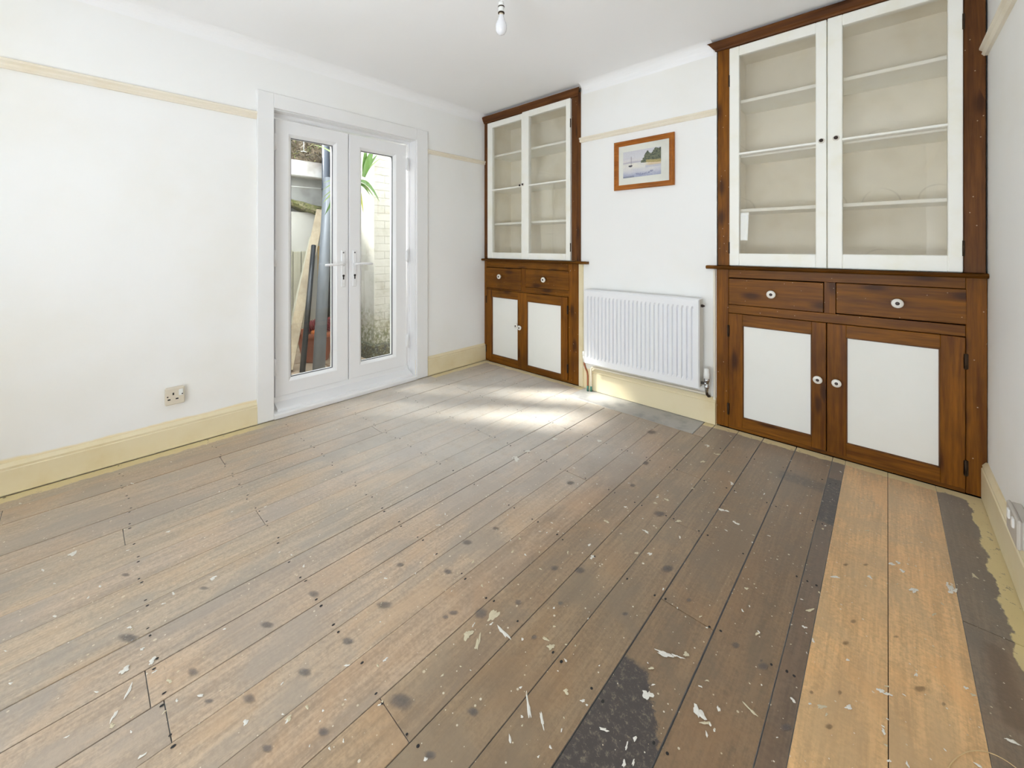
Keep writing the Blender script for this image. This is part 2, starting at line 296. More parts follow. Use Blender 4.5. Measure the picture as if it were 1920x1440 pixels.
M_darkz = wood('dark_stained_pine_upright', 'z', (80, 46, 20), (116, 72, 32), wear=0.4)
M_void = simple('dark_void', (24, 15, 9), 0.9, spec=0.1)
M_porc = simple('white_porcelain', (238, 234, 226), 0.18, spec=0.6, var=0.03)
M_bronze = simple('dark_bronze_pin', (58, 44, 38), 0.4, metal=0.4)
M_hinge = simple('old_iron_hinge', (62, 46, 30), 0.6, metal=0.5)
M_rad = paint('radiator_enamel', (236, 237, 240), 0.3, tint=(234, 235, 238), bump=0.0, spec=0.5)
M_radside = paint('radiator_side_enamel', (226, 224, 218), 0.4, bump=0.0)
M_chrome = simple('chrome', (205, 207, 212), 0.16, metal=1.0, var=0.05)
M_copper = simple('copper_pipe', (176, 112, 82), 0.4, metal=0.7, var=0.3, scale=40)
M_verd = simple('verdigris_green', (72, 128, 112), 0.7, var=0.4, scale=60)
M_white = simple('white_plastic', (234, 234, 231), 0.35, var=0.02)
M_socket = simple('cream_socket_plastic', (222, 212, 194), 0.4, var=0.04)
M_socket2 = simple('grey_cream_socket_plastic', (196, 190, 181), 0.45, var=0.06)
M_dark = simple('dark_slot', (34, 32, 32), 0.6)
M_frame = wood('orange_pine_frame', 'x', (150, 86, 32), (182, 112, 46), rough=0.35, knots=False, wear=0.0)
M_mount = paint('ivory_mount_card', (228, 229, 220), 0.8, bump=0.0)
M_glass = glass('door_glass', (0.96, 0.98, 0.97))
M_glassw = glass('old_wavy_glass', (0.985, 0.98, 0.965), wavy=0.05, wscale=7.0, dust_glow=0.06)
M_glassf = glass('old_flat_glass', (0.985, 0.975, 0.955), wavy=0.04, wscale=3.0, dust_glow=0.10)
M_hearth = paint('grey_hearth_screed', (176, 174, 172), 0.45, tint=(138, 138, 140), scale=7.0, bump=0.1, bscale=30)

def attr_mat(name, rough=0.7, alpha=False):
    M = Mat(name); a = M.new('ShaderNodeAttribute', attribute_name='col')
    n = M.noise(M.geo(), 120, 2)
    M.base(M.mix(M.math('MULTIPLY', n, 0.25), a.outputs['Color'], (0.35, 0.33, 0.3, 1), 'MULTIPLY')); M.rough(rough); M.spec(0.3)
    if alpha: M.nt.links.new(a.outputs['Alpha'], M.b.inputs['Alpha'])
    return M.m
M_attr = attr_mat('painted_colours'); M_soft = attr_mat('soft_wood_marks', 0.55, True)

def floor_mat():
    M = Mat('worn_floorboards'); g = M.geo(); s = M.sep(g)
    oi = M.new('ShaderNodeObjectInfo'); rnd = M.math('MULTIPLY', oi.outputs['Random'], 61.0); base = oi.outputs['Color']
    v = M.comb(M.math('ADD', M.math('MULTIPLY', s[0], 24), rnd), M.math('ADD', M.math('MULTIPLY', s[1], 1.5), rnd), 0.0)
    g1 = M.noise(v, 1.0, 6, 0.62, 0.9)
    v2 = M.comb(M.math('ADD', M.math('MULTIPLY', s[0], 130), rnd), M.math('MULTIPLY', s[1], 7.0), 0.0)
    g2 = M.noise(v2, 1.0, 4, 0.65)
    b1 = M.noise(M.comb(s[0], M.math('ADD', M.math('MULTIPLY', s[1], 0.6), rnd), 0.0), 5.0, 5, 0.6, 0.5)
    b2 = M.noise(g, 1.7, 4, 0.6)
    fine = M.noise(g, 90, 3, 0.7)
    f = M.math('ADD', M.math('MULTIPLY', g1, 0.36), M.math('ADD', M.math('MULTIPLY', g2, 0.30), M.math('MULTIPLY', fine, 0.34)))
    dark = M.mix(1.0, base, (0.70, 0.685, 0.67, 1), 'MULTIPLY'); light = M.mix(1.0, base, (1.17, 1.16, 1.15, 1), 'MULTIPLY')
    c = M.mix(M.ramp(f, 0.38, 0.62), dark, light)
    # trodden-in mottling, like fibres and scuffs
    mo = M.noise(g, 26, 9, 0.78, 0.7)
    c = M.mix(M.math('MULTIPLY', M.ramp(mo, 0.50, 0.66), 0.42), c, dark)
    c = M.mix(M.math('MULTIPLY', M.ramp(mo, 0.44, 0.30), 0.35), c, light)
    # grey weathering and orange bare patches
    gr = M.mix(1.0, base, (0.74, 0.80, 0.90, 1), 'MULTIPLY')
    c = M.mix(M.math('MULTIPLY', M.ramp(b1, 0.46, 0.64), 0.72), c, gr)
    org = M.mix(1.0, base, (1.12, 0.98, 0.82, 1), 'MULTIPLY')
    c = M.mix(M.math('MULTIPLY', M.ramp(M.math('SUBTRACT', 1.0, b1), 0.50, 0.68), 0.55), c, org)
    c = M.mix(M.math('MULTIPLY', M.ramp(b2, 0.50, 0.68), 0.45), c, M.mix(1.0, base, (0.70, 0.70, 0.74, 1), 'MULTIPLY'))
    # darker tone towards the chimney breast and cupboards, and a dark stain in the corner by the small cupboard
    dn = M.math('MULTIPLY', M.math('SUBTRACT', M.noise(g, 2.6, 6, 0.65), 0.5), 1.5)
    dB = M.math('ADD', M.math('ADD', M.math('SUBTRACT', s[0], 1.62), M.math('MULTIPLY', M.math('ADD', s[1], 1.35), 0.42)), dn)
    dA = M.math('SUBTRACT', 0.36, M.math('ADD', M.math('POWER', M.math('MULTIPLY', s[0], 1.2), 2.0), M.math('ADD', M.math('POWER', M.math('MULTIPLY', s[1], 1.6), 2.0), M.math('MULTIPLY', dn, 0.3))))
    dark_tone = M.math('MULTIPLY', M.math('MAXIMUM', M.ramp(dB, -0.15, 0.55), M.ramp(dA, 0.0, 0.3)), M.math('LESS_THAN', s[0], 2.735))
    c = M.mix(M.math('MULTIPLY', dark_tone, 0.9), c, M.mix(1.0, c, (0.74, 0.71, 0.69, 1), 'MULTIPLY'))
    # dusty white that paints in the door-light veil, strongest between doors and chimney breast
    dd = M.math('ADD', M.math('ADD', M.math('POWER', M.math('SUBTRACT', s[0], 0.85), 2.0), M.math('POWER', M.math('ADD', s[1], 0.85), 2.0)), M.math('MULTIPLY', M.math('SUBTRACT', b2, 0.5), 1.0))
    dust_glow = M.math('MULTIPLY', M.ramp(dd, 1.5, 0.1), M.ramp(M.noise(g, 16, 6, 0.7), 0.05, 0.55))
    c = M.mix(M.math('MULTIPLY', dust_glow, 0.55), c, S(214, 212, 208))
    # dark scratches along and across the boards
    sv = M.comb(M.math('MULTIPLY', s[0], 14), M.math('MULTIPLY', s[1], 90), 3.0)
    sc_ = M.noise(sv, 1.0, 3, 0.6, 2.0)
    c = M.mix(M.math('MULTIPLY', M.ramp(sc_, 0.62, 0.76), 0.5), c, dark)
    # tar-dark remnants of old floor varnish
    wob = M.math('MULTIPLY', M.math('SUBTRACT', M.noise(g, 38, 4, 0.7), 0.5), 0.035)
    xx = M.math('ADD', s[0], wob); yy = M.math('ADD', s[1], M.math('MULTIPLY', wob, 1.0))
    def rect(x0, x1, y0, y1, e=0.006):
        return M.math('MULTIPLY', M.math('MULTIPLY', M.ramp(xx, x0-e, x0+e), M.ramp(xx, x1+e, x1-e)), M.math('MULTIPLY', M.ramp(yy, y0-e, y0+e), M.ramp(yy, y1+e, y1-e)))
    tn = M.ramp(M.noise(g, 70, 6, 0.8, 0.3), 0.33, 0.50)
    tarc = M.mix(tn, S(124, 112, 96), S(60, 54, 53))
    # the big patch ends on a slant: y < -1.70 - 1.1*(x-2.40)
    sl = M.ramp(M.math('ADD', M.math('ADD', yy, 1.715), M.math('MULTIPLY', M.math('MAXIMUM', M.math('SUBTRACT', xx, 2.43), 0.0), 1.5)), 0.012, -0.004)
    big = M.math('MULTIPLY', rect(2.30, 2.60, -2.7, -1.5), sl)
    big = M.math('MULTIPLY', big, M.math('MULTIPLY', M.ramp(s[0], 2.364, 2.368), M.ramp(s[0], 2.526, 2.522)))
    t2 = M.math('MULTIPLY', rect(2.60, 2.80, -0.67, -0.255), M.ramp(s[0], 2.682, 2.686))
    t3 = M.math('MULTIPLY', rect(2.50, 2.70, -0.425, -0.335, 0.02), 0.55)
    m = M.math('MAXIMUM', M.math('MAXIMUM', big, t2), t3)
    m = M.math('MULTIPLY', m, M.math('LESS_THAN', s[0], 2.735))
    c = M.mix(M.math('MULTIPLY', m, 0.95), c, tarc)
    # brown spill on the last grey board
    sp = M.math('MULTIPLY', rect(3.09, 3.135, -1.25, -0.98, 0.012), 0.6)
    c = M.mix(sp, c, S(96, 72, 48))
    # old yellow paint left along the edges of the room
    e = M.math('MULTIPLY', M.math('SUBTRACT', M.noise(M.comb(s[0], M.math('MULTIPLY', s[1], 0.7), 0.0), 14, 5, 0.65), 0.5), 0.09)
    eA = M.ramp(M.math('ADD', s[0], M.math('MULTIPLY', e, 0.7)), 0.074, 0.064)
    eA = M.math('MULTIPLY', eA, M.math('MAXIMUM', M.ramp(s[1], -1.80, -2.05), M.math('GREATER_THAN', s[1], -0.66)))
    eB = M.math('MULTIPLY', M.ramp(M.math('SUBTRACT', s[1], M.math('MULTIPLY', e, 0.6)), -0.064, -0.056), M.math('MAXIMUM', M.math('LESS_THAN', s[0], 1.14), M.math('GREATER_THAN', s[0], 2.04)))
    eC = M.math('MULTIPLY', M.ramp(M.math('SUBTRACT', s[0], M.math('MULTIPLY', e, 0.8)), 3.152, 3.158), M.ramp(s[1], -1.35, -0.9))
    chip = M.ramp(M.noise(g, 30, 4, 0.7), 0.60, 0.66)
    ye = M.math('MULTIPLY', M.math('MAXIMUM', eA, M.math('MAXIMUM', eB, eC)), M.math('SUBTRACT', 1.0, M.math('MULTIPLY', chip, 0.75)))
    c = M.mix(ye, c, M.mix(b1, S(226, 210, 156), S(204, 182, 122)))
    # paint flecks
    for scale, rad, pick in ((38, 0.10, 0.93), (80, 0.14, 0.95), (19, 0.07, 0.92)):
        vo = M.vor(M.comb(s[0], s[1], 0.0), scale, dim='2D'); cs = M.sep(vo.outputs['Color'])
        k = M.math('MULTIPLY', M.ramp(vo.outputs['Distance'], M.math('MULTIPLY', cs[1], rad*1.4), M.math('MULTIPLY', cs[1], rad)), M.math('GREATER_THAN', cs[0], pick))
        c = M.mix(M.math('MULTIPLY', k, 0.85), c, M.mix(cs[2], S(226, 220, 204), S(205, 190, 158)))
    c = M.mix(M.math('LESS_THAN', s[2], -0.0030), c, (0.035, 0.022, 0.014, 1))          # dirt-dark sides of the joints
    M.base(c)
    M.rough(M.math('ADD', 0.36, M.math('ADD', M.math('MULTIPLY', f, 0.18), M.math('MULTIPLY', m, 0.05)))); M.spec(0.5)
    M.b.inputs['Sheen Weight'].default_value = 0.6; M.b.inputs['Sheen Roughness'].default_value = 0.4; M.b.inputs['Sheen Tint'].default_value = (1, 0.99, 0.97, 1)   # dusty sheen, raised to stand in for the door reflection
    M.bump(M.math('ADD', f, M.math('MULTIPLY', fine, 0.3)), 0.22, 0.003)
    return M.m
M_floor = floor_mat()
# ------------------------------------------------------------------ room shell
XA, XC, YF, ZC = -0.02, 3.218, -3.90, 2.40
DY0, DY1, DZ0, DZ1 = -1.872, -0.795, 0.03, 2.012          # door opening
sub = MB(); sub.box(-0.3, 3.4, -4.1, 0.45, -0.20, -0.024)
floor = struct(sub.build('floor', M_void), 'bare old floorboards of mixed grey, beige and orange pine')
w = MB()
w.box(XA-0.22, XA, -3.10, DY0, -0.05, ZC+0.1); w.box(XA-0.22, XA, YF-0.2, -3.75, -0.05, ZC+0.1)
w.box(XA-0.22, XA, -3.75, -3.10, -0.05, 0.92); w.box(XA-0.22, XA, -3.75, -3.10, 2.12, ZC+0.1); w.box(XA-0.22, XA, DY1, 0.45, -0.05, ZC+0.1)
w.box(XA-0.22, XA, DY0, DY1, DZ1, ZC+0.1); w.box(XA-0.22, XA, DY0, DY1, -0.05, DZ0)
struct(w.build('wall_left', M_wall), 'off-white painted wall around the white french doors')
w = MB()
w.box(1.104, 2.108, 0.0, 0.45, -0.05, ZC+0.1); w.box(XA, 1.104, 0.0, 0.36, 2.386, ZC+0.1); w.box(2.108, XC, 0.0, 0.36, 2.388, ZC+0.1)
w.box(XA-0.2, XC+0.2, 0.40, 0.45, -0.05, ZC+0.1)
struct(w.build('wall_back', M_wall), 'off-white chimney breast between the two built-in cupboards')
w = MB(); w.box(XC, XC+0.2, YF-0.2, 0.45, -0.05, ZC+0.1)
struct(w.build('wall_right', M_wall), 'off-white wall beside the larger cupboard')
WX0, WX1, WZ0, WZ1 = 0.80, 1.46, 1.14, 1.68
w = MB()
w.box(XA-0.2, WX0, YF-0.2, YF, -0.05, ZC+0.1); w.box(WX1, 1.64, YF-0.2, YF, -0.05, ZC+0.1); w.box(3.08, XC+0.2, YF-0.2, YF, -0.05, ZC+0.1)
for a, b, z0, z1 in ((WX0, WX1, WZ0, WZ1), (1.64, 3.08, 0.12, 1.04)): w.box(a, b, YF-0.2, YF, z1, ZC+0.1); w.box(a, b, YF-0.2, YF, -0.05, z0)
struct(w.build('wall_front', M_wall), 'off-white wall with the window behind the camera')
w = MB(); w.box(XA-0.2, XC+0.2, YF-0.2, 0.45, ZC, ZC+0.12)
struct(w.build('ceiling', M_ceil), 'plain white ceiling')
# windows behind the camera (only the first shows, in the cupboard glass)
def back_window(n, x0, x1, WZ0, WZ1):
    win = struct(empty('window_%d' % n, ((x0+x1)/2, YF-0.08, WZ0)))
    fr = MB(); fr.sweep(x0, x1, WZ0, WZ1, [(0, 0), (0, 0.06), (0.05, 0.06), (0.06, 0.05), (0.06, 0)], lambda a, b, n: (a, YF-0.11+n, b)); fr.build('window_frame', M_trim, win)
    MB().box((x0+x1)/2-0.02, (x0+x1)/2+0.02, YF-0.11, YF-0.06, WZ0+0.06, WZ1-0.06, 0.004).build('mullion', M_trim, win)
    for a, b in ((x0+0.06, (x0+x1)/2-0.02), ((x0+x1)/2+0.02, x1-0.06)): MB().box(a, b, YF-0.095, YF-0.09, WZ0+0.06, WZ1-0.06).build('pane', M_glass, win)
    MB().box(x0-0.03, x1+0.03, YF-0.1, YF+0.05, WZ0-0.03, WZ0, 0.006).build('window_sill', M_trim, win)
back_window(1, WX0, WX1, WZ0, WZ1); back_window(2, 1.64, 3.08, 0.12, 1.04)  # second one is an added low window that lets in fill light
win = struct(empty('window_3', (XA-0.1, -3.425, 0.92)))  # added window out of view, an opening for the side fill lamp
fr = MB(); fr.sweep(-3.75, -3.10, 0.92, 2.12, [(0, 0), (0, 0.06), (0.05, 0.06), (0.06, 0.05), (0.06, 0)], lambda a, b, n: (XA-0.16+n, a, b)); fr.build('window_frame', M_trim, win)  # frame, pane and sill of the added side window
MB().box(XA-0.145, XA-0.14, -3.69, -3.16, 0.98, 2.06).build('pane', M_glass, win)
MB().box(XA-0.15, XA+0.04, -3.77, -3.08, 0.89, 0.92, 0.006).build('window_sill', M_trim, win)

# ------------------------------------------------------------------ floorboards
def c3(r, g, b, k=1.0): return (lin(r)*k, lin(g)*k, lin(b)*k, 1)
G0 = 1
G1 = (172, 156, 136); G2 = (178, 160, 138); G3 = (184, 164, 142); G4 = (160, 142, 120); G5 = (140, 120, 98); G6 = (134, 112, 86)
# (x0, x1, colour, gap on the far side, end joints)
BOARDS = [
 (0.004, 0.150, (179, 159, 133), .003, []), (0.150, 0.288, (180, 157, 130), .004, [-2.95]), (0.288, 0.414, (180, 160, 135), .007, [-2.219]),
 (0.414, 0.546, (179, 159, 135), .003, [-0.69]), (0.546, 0.676, (180, 160, 137), .006, [-1.49]), (0.676, 0.803, (180, 163, 141), .003, [-2.612]),
 (0.803, 0.932, (184, 164, 139), .002, [-0.31]), (0.932, 1.062, (186, 166, 144), .002, [-2.219]), (1.062, 1.194, (184, 165, 141), .003, [-1.076]),
 (1.194, 1.326, (183, 165, 143), .003, [-3.3]), (1.326, 1.457, (184, 165, 144), .007, [-0.69]), (1.457, 1.585, (190, 168, 144), .007, [-2.612]),
 (1.585, 1.711, (186, 165, 142), .004, [-2.588]), (1.711, 1.841, (183, 162, 138), .003, [-1.076]), (1.841, 1.972, (180, 156, 130), .003, [-3.0]),
 (1.972, 2.104, (174, 149, 119), .006, [-2.223]), (2.104, 2.235, (167, 143, 112), .004, [-0.69]), (2.235, 2.365, (160, 136, 105), .006, [-1.078]),
 (2.365, 2.523, (156, 130, 98), .008, [-1.47]), (2.523, 2.683, (152, 126, 95), .008, [-3.2]), (2.683, 2.734, (130, 110, 90), .002, []),
 (2.734, 2.895, (214, 174, 122), .004, []), (2.895, 3.058, (216, 176, 124), .002, []), (3.058, 3.214, (129, 113, 95), .002, [-0.93]),
]
rb = random.Random(3)
for i, (x0, x1, c, gap, joints) in enumerate(BOARDS):
    yend = -0.002 if (x1 <= 1.15 or x0 >= 2.03) else -0.243
    cuts = [YF+0.005]+sorted(joints)+[yend]
    for a, b in zip(cuts[:-1], cuts[1:]):
        zt = rb.uniform(-0.0012, 0.0004); k = rb.uniform(0.96, 1.04)
        pl = MB(); pl.box(x0+gap*0.28, x1-gap*0.28, a+0.001, b-0.001, -0.022, zt, 0.0005)
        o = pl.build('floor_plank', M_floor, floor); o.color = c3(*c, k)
        if x0 in (2.734, 2.895): o['label'] = 'newer bare orange pine plank'
for x0, x1 in ((1.064, 1.138), (2.043, 2.102)):
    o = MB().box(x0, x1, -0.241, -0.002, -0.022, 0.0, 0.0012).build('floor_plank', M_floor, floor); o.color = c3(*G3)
# hearth slab and its thin border strip
MB().box(1.14, 2.04, -0.232, 0.0, -0.022, 0.001, 0.002).build('hearth_slab', M_hearth, floor)
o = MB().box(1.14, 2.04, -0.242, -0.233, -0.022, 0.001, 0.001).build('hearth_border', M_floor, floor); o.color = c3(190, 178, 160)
# nails at the joists
nl = MB(); rn = random.Random(11)
def disc(mb, x, y, z, rx, ry, n=8, ang=0.0, jag=0.0, col4=None, seed=None):
    b0 = len(mb.v); r_ = random.Random(seed)
    for k in range(n):
        a = 2*PI*k/n; q = 1+r_.uniform(-jag, jag); px, py = rx*q*math.cos(a), ry*q*math.sin(a)
        mb.v.append((x+px*math.cos(ang)-py*math.sin(ang), y+px*math.sin(ang)+py*math.cos(ang), z))
    mb.face([b0+k for k in range(n)])
for yj in (-0.31, -0.69, -1.076, -1.467, -1.845, -2.217, -2.587, -2.96, -3.33):
    for x0, x1, c, gap, joints in BOARDS:
        if x0 > 2.7 or (yj > -0.5 and 1.1 < x0 < 2.04): continue
        for xx in (x0+0.016, x1-0.016):
            if rn.random() < 0.10: continue
            disc(nl, xx+rn.uniform(-.004, .004), yj+rn.uniform(-.009, .009), 0.0012, rn.uniform(.0026, .0040), rn.uniform(.0032, .0055), 7)
tag(nl.build('nail_heads', M_dark, floor, fixn=False), kind='stuff')
# knots: soft dark discs
kb = MB(); kb.cols = []
for n_, (x, y, ex, ey, wx, wy) in enumerate(KNOTS):
    dk = (0.15, 0.15, 0.165) if x < 2.74 else (0.20, 0.13, 0.07)
    b0 = len(kb.v); kb.v.append((x, y, 0.0018)); kb.cols.append((*dk, 0.5))
    r_ = random.Random(n_)
    for fr_, al in ((0.6, 0.42), (1.15, 0.0)):
        for k in range(14):
            a = 2*PI*k/14; q = fr_*(1+r_.uniform(-.12, .12))
            kb.v.append((x+q*(ex*math.cos(a)+wx*math.sin(a)), y+q*(ey*math.cos(a)+wy*math.sin(a)), 0.0018)); kb.cols.append((*dk, al))
    for k in range(14):
        k2 = (k+1) % 14; kb.face((b0, b0+1+k, b0+1+k2)); kb.face((b0+1+k, b0+15+k, b0+15+k2, b0+1+k2))
tag(kb.build('plank_knots', M_soft, floor, fixn=False), kind='stuff')
# dabs and splashes of old paint lying on the boards
pb = MB(); pb.cols = []
WH = (0.80, 0.78, 0.72); CR = (0.66, 0.59, 0.42)
def blob(cx, cy, ex, ey, wx, wy, colr, seed, n=18):
    r_ = random.Random(seed); b0 = len(pb.v); pb.v.append((cx, cy, 0.0022)); pb.cols.append((*colr, 1))
    ph = [r_.uniform(0, 6.28) for _ in range(4)]
    for k in range(n):
        a = 2*PI*k/n; q = 1+0.22*math.sin(2*a+ph[0])+0.2*math.sin(3*a+ph[1])+0.16*math.sin(5*a+ph[2])+r_.uniform(-.22, .22)
        pb.v.append((cx+q*(ex*math.cos(a)+wx*math.sin(a)), cy+q*(ey*math.cos(a)+wy*math.sin(a)), 0.0012)); pb.cols.append((*colr, 1))
    for k in range(n): pb.face((b0, b0+1+k, b0+1+(k+1) % n))
for i, (x, y, ex, ey, wx, wy, k) in enumerate(SPOTS):
    big = math.hypot(ex, ey)*math.hypot(wx, wy) > 2.2e-4
    if big and i not in (0, ):          # a large dab is a broken cluster of smaller ones
        r_ = random.Random(i)
        for q in range(7):
            t = r_.uniform(-.75, .75); u = r_.uniform(-.6, .6); sc_ = r_.uniform(.18, .42)
            blob(x+t*ex+u*wx, y+t*ey+u*wy, ex*sc_, ey*sc_, wx*sc_*1.2, wy*sc_*1.2, CR if k else WH, i*31+q)
    else: blob(x, y, ex*0.9, ey*0.9, wx*0.85, wy*0.85, CR if k else WH, i)
rs = random.Random(21)
for i in range(420):
    x = rs.uniform(1.2, 3.05) if i % 3 else rs.uniform(0.1, 2.4); y = rs.uniform(-2.7, -0.1)
    if 1.1 < x < 2.05 and y > -0.25: continue
    r = rs.choice((.0016, .002, .0026, .0034)); a = rs.uniform(0, PI); st = rs.uniform(1, 2.6)
    blob(x, y, r*st*math.cos(a), r*st*math.sin(a), -r*math.sin(a), r*math.cos(a), WH if rs.random() < .65 else CR, 1000+i, 7)
tag(pb.build('paint_splashes', M_attr, floor, fixn=False), kind='stuff')

# ------------------------------------------------------------------ trims
def rail_prof(z0, z1, d): return [(0, z0), (d*0.45, z0), (d*0.75, z0+(z1-z0)*0.25), (d*0.62, z0+(z1-z0)*0.5), (d, z0+(z1-z0)*0.72), (d, z1-0.004), (d*0.8, z1), (0, z1)]
pr = rail_prof(1.920, 1.966, 0.024)
struct(MB().prism([(XA+d, z) for d, z in pr], 'y', -3.08, -1.968).build('trim_1', M_rail), 'cream picture rail running up to the french doors')
pr2 = rail_prof(1.920, 1.955, 0.024)
struct(MB().prism([(XA+d, z) for d, z in pr2], 'y', -0.690, -0.003).build('trim_2', M_rail), 'short cream picture rail between french doors and corner cupboard')
pr3 = rail_prof(1.944, 1.981, 0.024)
struct(MB().prism([(-d, z) for d, z in pr3], 'x', 1.100, 2.112).build('trim_3', M_rail), 'cream picture rail above the framed picture')
pr4 = rail_prof(1.962, 2.004, 0.026)
struct(MB().prism([(XC-d, z) for d, z in pr4], 'y', YF, 0.0).build('trim_4', M_rail), 'cream picture rail beside the larger cupboard')
def sk(d, h): return [(0, 0.004), (d, 0.004), (d, h-0.030), (d*0.80, h-0.026), (d*0.86, h-0.016), (d*0.45, h-0.004), (d*0.3, h), (0, h)]
struct(MB().prism([(XA+d, z) for d, z in sk(0.022, 0.142)], 'y', YF, -1.967).build('baseboard_left', M_cream), 'cream skirting board under the single socket')
struct(MB().prism([(XA+d, z) for d, z in sk(0.022, 0.165)], 'y', -0.684, -0.003).build('baseboard_corner', M_cream), 'short cream skirting board beside the corner cupboard')
struct(MB().prism([(-d, z) for d, z in sk(0.024, 0.168)], 'x', 1.203, 2.106).build('baseboard_back', M_cream), 'cream skirting board below the radiator')
struct(MB().prism([(XC-d, z) for d, z in sk(0.020, 0.165)], 'y', YF, -0.002).build('baseboard_right', M_cream), 'cream skirting board beside the larger cupboard')
# cream painted upright between corner cupboard and radiator, and a thin fillet beside the larger cupboard
struct(MB().box(1.088, 1.128, -0.012, 0.01, 0.004, 0.978, 0.003).build('trim_5', M_cream), 'narrow cream upright beside the corner cupboard')
struct(MB().box(2.092, 2.104, -0.016, 0.01, 0.004, 0.972, 0.002).build('trim_6', M_rail), 'thin cream fillet against the larger cupboard')
def cove(r): return [(0, 0)]+[(r-r*math.sin(t*PI/16), -r+r*math.cos(t*PI/16)) for t in range(0, 9)]
cv = lambda r: [(0, 0), (r, 0)]+[(r-r*math.sin(PI/2*k/8), -(r-r*math.cos(PI/2*k/8))) for k in range(1, 8)]+[(0, -r)]
struct(MB().prism([(XA+a*0.9, ZC+b) for a, b in cv(0.075)], 'y', YF, -0.01).build('trim_7', M_ceil), 'white ceiling cove over the french doors')
struct(MB().prism([(-a, ZC+b) for a, b in cv(0.075)], 'x', 1.12, 2.092).build('trim_8', M_ceil), 'white ceiling cove over the chimney breast')
struct(MB().prism([(XC-a*0.9, ZC+b) for a, b in cv(0.075)], 'y', YF, -0.09).build('trim_9', M_ceil), 'white ceiling cove over the wall by the larger cupboard')

# ------------------------------------------------------------------ french doors
ar = struct(empty('trim_10', (XA, -1.33, 0)), 'wide flat white architrave round the french doors')
MB().box(XA, 0.002, -1.967, DY0, 0.002, 2.106, 0.003).build('architrave_upright', M_trim, ar)
MB().box(XA, 0.002, DY1, -0.685, 0.002, 2.106, 0.003).build('architrave_upright', M_trim, ar)
MB().box(XA, 0.002, DY0, DY1, DZ1, 2.106, 0.003).build('architrave_head', M_trim, ar)
for a, b in ((DY0, DY0+0.006), (DY1-0.006, DY1)): MB().box(XA-0.075, XA, a, b, 0.03, DZ1, 0.001).build('reveal_lining', M_trim, ar)
MB().box(XA-0.075, XA, DY0+0.006, DY1-0.006, DZ1-0.006, DZ1, 0.001).build('reveal_lining', M_trim, ar)
MB().prism([(XA, 0.002), (0.008, 0.002), (0.010, 0.026), (0.004, 0.034), (XA-0.05, 0.040), (XA-0.05, 0.002)], 'y', DY0, DY1).build('sill_board', M_trim, ar)

